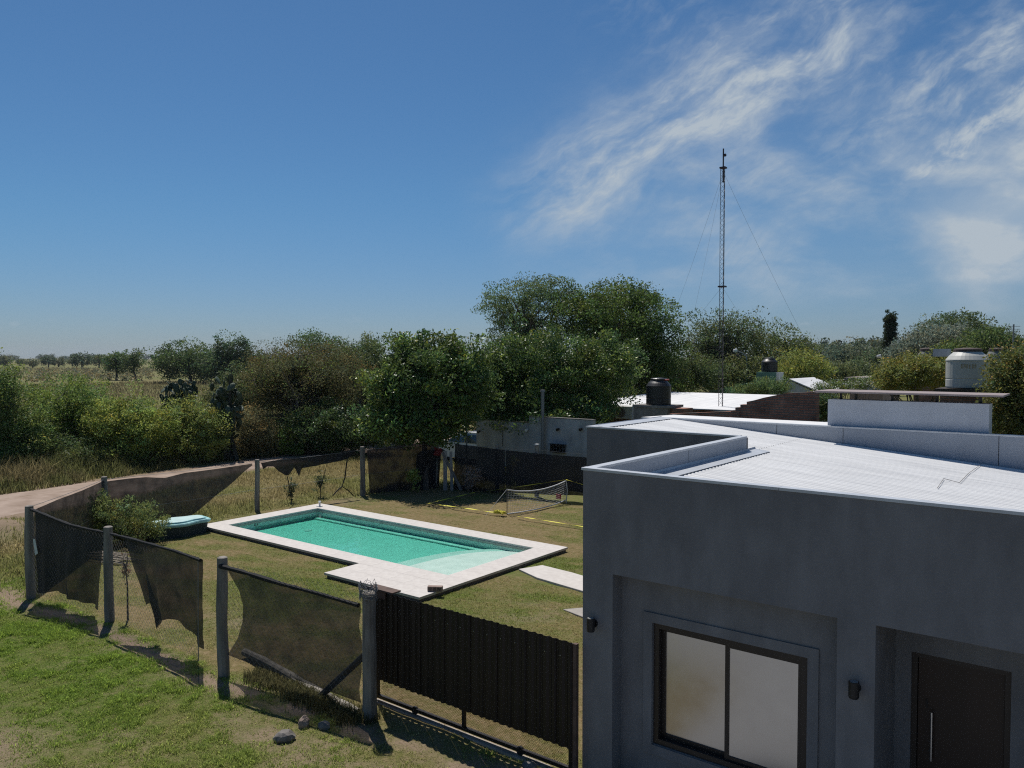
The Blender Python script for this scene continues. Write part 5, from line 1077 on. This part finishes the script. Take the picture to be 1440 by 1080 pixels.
def neighbours():
    blackp = mat('black_polyethylene', (.010, .010, .011), .42, .2, 4, spec=.5)
    sr = mat('pale_sheet_roof', (.58, .58, .58), .6, scale=1.5, col2=(.72, .71, .70), stretch=(3, .3, 1))
    # brick house with white flat roof
    h = thing('brick_house', (-16, 31, 0), 'low old brick house with white sheet roof behind the grey wall', 'house')
    a = D(830, 576, 34); b = D(1060, 578, 34.5); zf = 2.68
    x0, x1, yf = -19.2, -11.2, 30.2; yb = 38.0
    MB().box(x0, x1, yf, yb, -.2, zf-.03).build('wall', brickm, h)
    m = MB(); m.add([(x0-.3, yf-.15, zf), (x1+.2, yf-.15, zf), (x1+.2, yb, zf+.28), (x0-.3, yb, zf+.28), (x0-.3, yf-.15, zf+.04), (x1+.2, yf-.15, zf+.04), (x1+.2, yb, zf+.32), (x0-.3, yb, zf+.32)], [(3,2,1,0),(4,5,6,7),(0,1,5,4),(1,2,6,5),(2,3,7,6),(3,0,4,7)]); m.build('roof', sr, h)
    # air conditioner on the brick front
    q = atY(878, 580, yf-.25); ac = MB().box(q[0]-.42, q[0]+.42, yf-.30, yf-.02, q[2]-.28, q[2]+.28).build('air_conditioner', mat('ac_white', (.60, .60, .58), .5), h, bevel=.02)
    MB().lathe([(.22, 0), (.22, .012)], 0, 0, 20).build('fan_grille', mat('ac_grille', (.18, .15, .14), .6), ac, loc=(q[0]-.15, yf-.312, q[2])).rotation_euler = (R(90), 0, 0)
    # tank plinth
    c = D(926, 569, 29.5); p = thing('tank_plinth', (c[0], c[1], 0), 'square concrete plinth carrying the black tank', 'plinth')
    MB().box(c[0]-.75, c[0]+.62, c[1]-.5, c[1]+.6, 0, c[2]-.09).build('column', oldconc, p); MB().box(c[0]-.8, c[0]+.70, c[1]-.55, c[1]+.65, c[2]-.089, c[2]-.002).build('plate', oldconc, p)
    MB().box(c[0]+.63, c[0]+1.15, c[1]-.3, c[1]+.5, 0, c[2]-.10).build('side_block', brickm, p)
    t, c, r, H_ = water_tank('water_tank', 'black plastic water tank with a stepped lid on the concrete plinth', 926, 569, 531, 17.3, 29.5, blackp, blackp)
    MB().tube([(c[0]+r*.7, c[1]-.1, c[2]+.92*H_), (c[0]+r*1.05, c[1]-.1, c[2]+.93*H_)], .03, 8).build('float_valve', mat('red_valve', (.3, .04, .03), .5), t)
    # old brick wall with a stepped end
    w = thing('brick_wall', (-8.5, 22, 0), 'dark old brick wall with a stepped left end behind the house', 'wall')
    Yb = 20.5; prof = [(1028, 577), (1034, 577), (1034, 573), (1041, 573), (1041, 569), (1050, 569), (1050, 565), (1060, 563), (1075, 559), (1090, 556), (1105, 553), (1146, 551), (1148, 553), (1148, 600), (1028, 600)]
    MB().prism([tuple(atY(x, y, Yb)) for x, y in prof], (0, .25, 0)).build('masonry', brickm, w)
    MB().prism([tuple(atY(x, y, Yb-.02)) for x, y in ((940, 582), (1040, 578), (1040, 600), (940, 600))], (0, .2, 0)).build('low_course', brickm, w)
    # lean-to roof between
    l = thing('lean_to', (-6.5, 17, 0), 'low shed with white sheet roof against the back of the house', 'shed')
    P = [G(1040, 581, 3.22), G(1166, 590, 3.22), G(1166, 596, 3.22), G(1050, 584, 3.22)]
    m = MB(); z1 = 3.25
    m.add([(-9.2, 18.6, 3.30), (-4.4, 18.6, 3.30), (-4.4, 16.9, 3.34), (-9.2, 16.9, 3.34), (-9.2, 18.6, 3.33), (-4.4, 18.6, 3.33), (-4.4, 16.9, 3.37), (-9.2, 16.9, 3.37)], [(0,1,2,3),(7,6,5,4),(0,4,5,1),(1,5,6,2),(2,6,7,3),(3,7,4,0)]); m.build('roof', sr, l)
    MB().box(-9.1, -4.5, 16.95, 18.5, -.2, 3.28).build('wall', oldconc, l)
    # green house behind
    g = thing('green_house', (-16, 50, 0), 'pale green gabled house with a tank tower behind the white roof', 'house')
    c = D(1080, 548, 50); gm = mat('green_paint', (.10, .20, .165), .85, .12, 2); 
    pr = [(985, 557), (1045, 543), (1105, 553), (1105, 590), (985, 590)]; Yg = c[1]
    MB().prism([tuple(atY(x, y, Yg)) for x, y in pr], (0, 6, 0)).build('gable', gm, g)
    a, b_ = atY(984, 556, Yg-.2), atY(1046, 541.5, Yg-.2); c2 = atY(1107, 552, Yg-.2)
    MB().add([a, b_, b_+np.array([0, 6.4, 0]), a+np.array([0, 6.4, 0])]+[q+np.array([0, 0, .10]) for q in (a, b_, b_+np.array([0, 6.4, 0]), a+np.array([0, 6.4, 0]))], [(3,2,1,0),(4,5,6,7),(0,1,5,4),(1,2,6,5),(2,3,7,6),(3,0,4,7)]).build('roof', mat('green_roof_paint', (.12, .22, .19), .7, .1, 2), g)
    MB().add([b_, c2, c2+np.array([0, 6.4, 0]), b_+np.array([0, 6.4, 0])]+[q+np.array([0, 0, .10]) for q in (b_, c2, c2+np.array([0, 6.4, 0]), b_+np.array([0, 6.4, 0]))], [(3,2,1,0),(4,5,6,7),(0,1,5,4),(1,2,6,5),(2,3,7,6),(3,0,4,7)]).build('roof_right', mat('green_roof_paint', (.12, .22, .19), .7, .1, 2), g)
    c = D(1081, 523, 50); s = 50/_F
    MB().box(c[0]-.62, c[0]+.62, c[1]-.5, c[1]+.6, 1.0, c[2]-.01).build('tank_tower', gm, g); MB().box(c[0]+.621, c[0]+.78, c[1]-.4, c[1]+.5, 1.0, c[2]-.02).build('pale_edge', sr, g)
    water_tank('water_tank', 'small black water tank on the green tower', 1082, 523, 503, 11.0, 50.2, blackp, blackp)
    # white gabled roof right of it
    k = thing('white_roof_house', (-10, 46, 0), 'small house with a pale gabled sheet roof beside the green house', 'house'); Yk = D(1120, 548, 44)[1]
    A, B_, C_ = atY(1094, 553, Yk), atY(1110, 534, Yk), atY(1150, 551, Yk)
    MB().prism([tuple(A+np.array([.1, .1, -.06])), tuple(B_+np.array([0, .1, -.06])), tuple(C_+np.array([-.1, .1, -.06])), (C_[0]-.1, Yk+.1, 0), (A[0]+.1, Yk+.1, 0)], (0, 4, 0)).build('wall', mat('white_wall', (.55, .55, .55), .8), k)
    for p, q, nm in ((A, B_, 'roof'), (B_, C_, 'roof_right')):
        e = np.array([0, 4.4, 0]); u = np.array([0, 0, .06]); MB().add([p, q, q+e, p+e, p+u, q+u, q+e+u, p+e+u], [(3,2,1,0),(4,5,6,7),(0,1,5,4),(1,2,6,5),(2,3,7,6),(3,0,4,7)]).build(nm, sr, k)
    # agave-like pale plant before it
    # pinkish house far right
    k = thing('pink_house', (0, 60, 0), 'distant pinkish low house left of the yellowish bush', 'house'); Yp = D(1215, 540, 55)[1]; a, b_ = atY(1195, 533, Yp), atY(1242, 533, Yp)
    MB().box(a[0], b_[0], Yp, Yp+5, 0, a[2]-.05).build('wall', mat('pink_render', (.36, .24, .20), .9, .12, 2), k); MB().box(a[0]-.3, b_[0]+.3, Yp-.3, Yp+5.3, a[2]-.049, a[2]+.12).build('roof', mat('fibre_roof', (.24, .20, .18), .9, .15, 3), k)
    q = atY(1230, 544, Yp-.02); MB().box(q[0]-.6, q[0]+.6, Yp-.03, Yp-.005, q[2]-.5, q[2]+.45).build('window', mat('pale_shutter', (.5, .5, .52), .6), k)
    # tank tower and white tank
    s = 22.6/_F; c = D(1360, 546, 22.6)
    p = thing('tank_tower', (c[0], c[1], 0), 'brick tower under the white water tank, mostly hidden by the slab', 'tower')
    MB().box(c[0]-.60, c[0]+.60, c[1]-.55, c[1]+.55, 0, c[2]-.12).build('column', brickm, p); MB().box(c[0]-.72, c[0]+.72, c[1]-.66, c[1]+.66, c[2]-.119, c[2]-.002).build('plate', mat('dark_timber', (.045, .038, .033), .9), p)
    t, c, r, H_ = water_tank('water_tank', 'large off white water tank with brown lid, highest on the right', 1360, 545, 489, 27, 22.6, mat('offwhite_polyethylene', (.40, .40, .37), .5, scale=2, col2=(.46, .46, .43), stretch=(1, 1, .3)), mat('brown_lid', (.075, .055, .05), .8, .25, 6))
    # faded lettering, seen as a yellow brown smudge: short upright marks on the curved side, facing the camera
    va = math.atan2(-c[1], -c[0]); fm = mat('faded_print', (.33, .27, .155), .7, .2, 30); 
    for i, ww in enumerate((1, 1, .9, .5, 1, .8)):
        an = va-.30+i*.125; m = MB(); z0 = c[2]+.48*H_; z1 = c[2]+.59*H_; st = (.25, .45)[i % 2]; rr = r*1.0035
        def pt(an, z): return (c[0]+rr*math.cos(an), c[1]+rr*math.sin(an), z)
        for (aa, bb, za, zb) in ((0, .03, z0, z1), (.03, .085*ww, z1-.035, z1), (.03, .085*ww, z0+(z1-z0)*st, z0+(z1-z0)*st+.03), (.055*ww+.02, .085*ww, z0, z1-.036)):
            m.add([pt(an+aa, za), pt(an+bb, za), pt(an+bb, zb), pt(an+aa, zb)], [(0, 1, 2, 3)])
        m.build('lettering', fm, t)
    MB().box(c[0]-.98, c[0]-.56, c[1]+.5, c[1]+.9, c[2]+.78*H_, c[2]+.98*H_).build('side_box', mat('pale_box', (.36, .38, .42), .7), t)
    for px, dd, lab in ((1303, 40, 'brown lidded tank top showing above the bush left of the white tank'), (1400, 38, 'brown lidded tank top showing right of the white tank')):
        water_tank('water_tank', lab, px, 540, 489, 14, dd, mat('grey_tank', (.14, .15, .14), .7), mat('brown_lid', (.075, .055, .05), .8))
        c = D(px, 540, dd); q = thing('tank_tower', (c[0], c[1], 0), 'brick column below the '+('left' if px < 1350 else 'right')+' brown lidded tank', 'tower'); MB().box(c[0]-.5, c[0]+.5, c[1]-.5, c[1]+.5, 0, c[2]-.002).build('column', brickm, q)
neighbours()
def mast():
    dist = 33; b = D(1014, 585, dist); top = D(1015, 236, dist); tip = D(1015, 209, dist)
    t = thing('lattice_mast', (b[0], b[1], 0), 'tall thin guyed lattice radio mast rising above the trees', 'mast')
    mt = mat('dark_mast_paint', (.05, .035, .045), .6, .2, 2); gal = mat('mast_bracing', (.10, .10, .11), .55)
    R_ = .105; A = [(b[0]+R_*math.cos(q), b[1]+R_*math.sin(q)) for q in (R(75), R(195), R(315))]
    for a in A: MB().tube([(a[0], a[1], 0), (a[0], a[1], top[2])], .011, 6).build('leg', mt, t)
    m = MB(); z = 0; st = .20; k = 0
    while z < top[2]-st:
        for i in range(3):
            p, q = A[i], A[(i+1) % 3]
            if k % 2: p, q = q, p
            m.tube([(p[0], p[1], z), (q[0], q[1], z+st)], .0055, 4, False)
        z += st; k += 1
    o = m.build('bracing', gal, t); o['kind'] = 'stuff'
    MB().tube([(b[0], b[1], top[2]-.6), (b[0], b[1], tip[2])], .03, 8).build('top_pole', mt, t)
    MB().box(b[0]-.12, b[0]+.12, b[1]-.12, b[1]+.12, top[2]-.03, top[2]+.03).build('top_plate', mt, t)
    MB().tube([(b[0]+.05, b[1], tip[2]-.28), (b[0]+.10, b[1]-.02, tip[2]-.28)], .06, 10).build('lamp', mt, t)
    zc = D(1014, 403, dist)[2]; MB().box(b[0]-.14, b[0]+.14, b[1]-.14, b[1]+.14, zc-.03, zc+.03).build('guy_collar', mt, t)
    for i, (px, py, dd, zz) in enumerate(((948, 432, 40, top[2]-.15), (974, 440, 42, top[2]-.15), (1142, 485, 33, top[2]-.15), (960, 460, 34, zc), (1046, 440, 36, zc))):
        e = D(px, py, dd); s = np.array([b[0], b[1], zz]); e = s+(e-s)*(1.7 if i < 3 else 3.2); e = s+(e-s)*min(1, (s[2])/(s[2]-e[2])) if e[2] < 0 else e
        P = [s+(e-s)*q-np.array([0, 0, .35*4*q*(1-q)]) for q in np.linspace(0, 1, 12)]
        MB().tube(P, .0038 if i < 3 else .003, 4).build('guy_wire', mat('guy_steel', (.12, .13, .14), .5), t)
mast()
def street_lamps():
    for px, pyt, dd, sg, lab in ((1160, 500, 75, -1, 'grey street lamp with curved arm beside the yellow green bush'), (1252, 510, 60, -1, 'street lamp with white head in front of the cypress'), (1050, 502, 56, -1, 'street lamp with white head between the mast and the small black tank')):
        p = D(px, pyt, dd); t = thing('street_lamp', (p[0], p[1], 0), lab, 'street lamp', 'street lamps behind the houses'); s = dd/_F
        e = p+_rt*sg*14*s+np.array([0, 0, 9*s]); g_ = mat('lamp_steel', (.25, .26, .27), .5, metal=.4)
        MB().tube([(p[0], p[1], 0), p], [.08, .05], 8).build('pole', g_, t); MB().tube([p, p+_rt*sg*5*s+np.array([0, 0, 5*s]), e], [.05, .04, .035], 6).build('arm', g_, t)
        MB().tube([e, e+_rt*sg*6*s*.8], [.14, .09], 8).build('lamp_head', mat('lamp_white', (.55, .55, .55), .5), t)
    p = D(1425, 480, 60); t = thing('television_antenna', (p[0], p[1], 0), 'thin pale antenna pole with cross rods at the right edge', 'antenna'); g_ = MATS['lamp_steel']
    tp = D(1426, 456, 60); MB().tube([(p[0], p[1], 0), (p[0], p[1], tp[2])], .06, 6).build('pole', g_, t)
    for k in range(4): z = tp[2]-.15-.22*k; MB().tube([(p[0]-.5*_rt[0], p[1]-.5*_rt[1], z), (p[0]+.5*_rt[0], p[1]+.5*_rt[1], z)], .02, 5).build('rod', g_, t)
    # overhead wires
    a, b = D(905, 512, 52), D(1060, 530, 70)
street_lamps()
def car():
    y0 = 26.6; x0 = -25.5; wd = 1.68
    c = thing('parked_car', (x0+2, y0+.8, 0), 'white hatchback parked beyond the left end of the grey wall', 'car')
    wp = mat('white_car_paint', (.62, .63, .64), .25, .03, 2, spec=.6); gl = mat('car_glass', (.02, .03, .035), .08, spec=.8)
    prof = [(0, .28), (-.02, .55), (.08, .78), (.95, .94), (1.55, 1.36), (1.9, 1.45), (3.0, 1.45), (3.6, 1.30), (3.95, .95), (4.0, .5), (3.95, .28)]
    bm = bmesh.new(); rows = []
    for f, ins in ((0, .05), (.06, .0), (.94, .0), (1, .05)):
        rows.append([bm.verts.new((x0+px+(0), y0+f*wd, pz)) for px, pz in prof])
    for r0, r1 in zip(rows[:-1], rows[1:]):
        for i in range(len(prof)): j = (i+1) % len(prof); bm.faces.new((r0[i], r0[j], r1[j], r1[i]))
    bm.faces.new(rows[0][::-1]); bm.faces.new(rows[-1])
    for k in (0, 3):
        for i, (px, pz) in enumerate(prof):
            if pz > 1.0: rows[k][i].co.y += .10*(1 if k == 0 else -1)
    for k in (1, 2):
        for i, (px, pz) in enumerate(prof):
            if pz > 1.0: rows[k][i].co.y += .12*(1 if k == 1 else -1)
    me = bpy.data.meshes.new('body'); bmesh.ops.recalc_face_normals(bm, faces=bm.faces); bm.to_mesh(me); bm.free(); link('body', me, wp, c)
    for px0, px1 in ((1.15, 2.05), (2.12, 2.95), (3.02, 3.55)):
        top = lambda q: min(1.38, .97+(q-.95)*.62, 1.38-(max(0, q-3.0))*.35); P = [(x0+px0, y0-.012, .98), (x0+px1, y0-.012, .98), (x0+px1, y0+.075, top(px1)-.02), (x0+px0, y0+.02, max(1.0, top(px0)-.02))]
        MB().prism(P, (0, .012, 0)).build('window', gl, c)
    MB().add([(x0+.99, y0+.18, .955), (x0+.99, y0+wd-.18, .955), (x0+1.52, y0+wd-.26, 1.345), (x0+1.52, y0+.26, 1.345)], [(0, 1, 2, 3)]).build('windscreen', gl, c, loc=None).location.z += .015
    for px in (.72, 3.2):
        for yy in (y0+.02, y0+wd-.22):
            w = MB().tube([(x0+px, yy-.03, .3), (x0+px, yy+.19, .3)], .30, 20).build('wheel', black, c); MB().tube([(x0+px, yy-.035, .3), (x0+px, yy-.031, .3)], .18, 16).build('rim', mat('steel', (.5, .5, .5), .3), w)
    for yy in (y0+.12, y0+wd-.42): MB().box(x0-.035, x0+.05, yy, yy+.3, .60, .72).build('headlight', mat('headlight', (.5, .5, .52), .15), c)
    MB().box(x0+.95, x0+1.07, y0-.16, y0-.02, .92, 1.04).build('mirror', wp, c)
car()

# ------------------------------------------------------------------ air: thin even haze over the plain
def haze():
    M = bpy.data.materials.new('thin_haze'); M.use_nodes = True; nt = M.node_tree; N = nt.nodes; L = nt.links; N.remove(N['Principled BSDF'])
    v = N.new('ShaderNodeVolumePrincipled'); v.inputs['Color'].default_value = (.80, .88, 1.0, 1); v.inputs['Density'].default_value = HAZE; v.inputs['Anisotropy'].default_value = .0
    L.new(v.outputs[0], N['Material Output'].inputs['Volume'])
    o = MB().box(-4300, 4300, -2600, 4300, -1.5, 40).build('haze', M); tag(o, 'thin pale haze over the plain', 'haze', kind='stuff')
HAZE = .0001
haze()
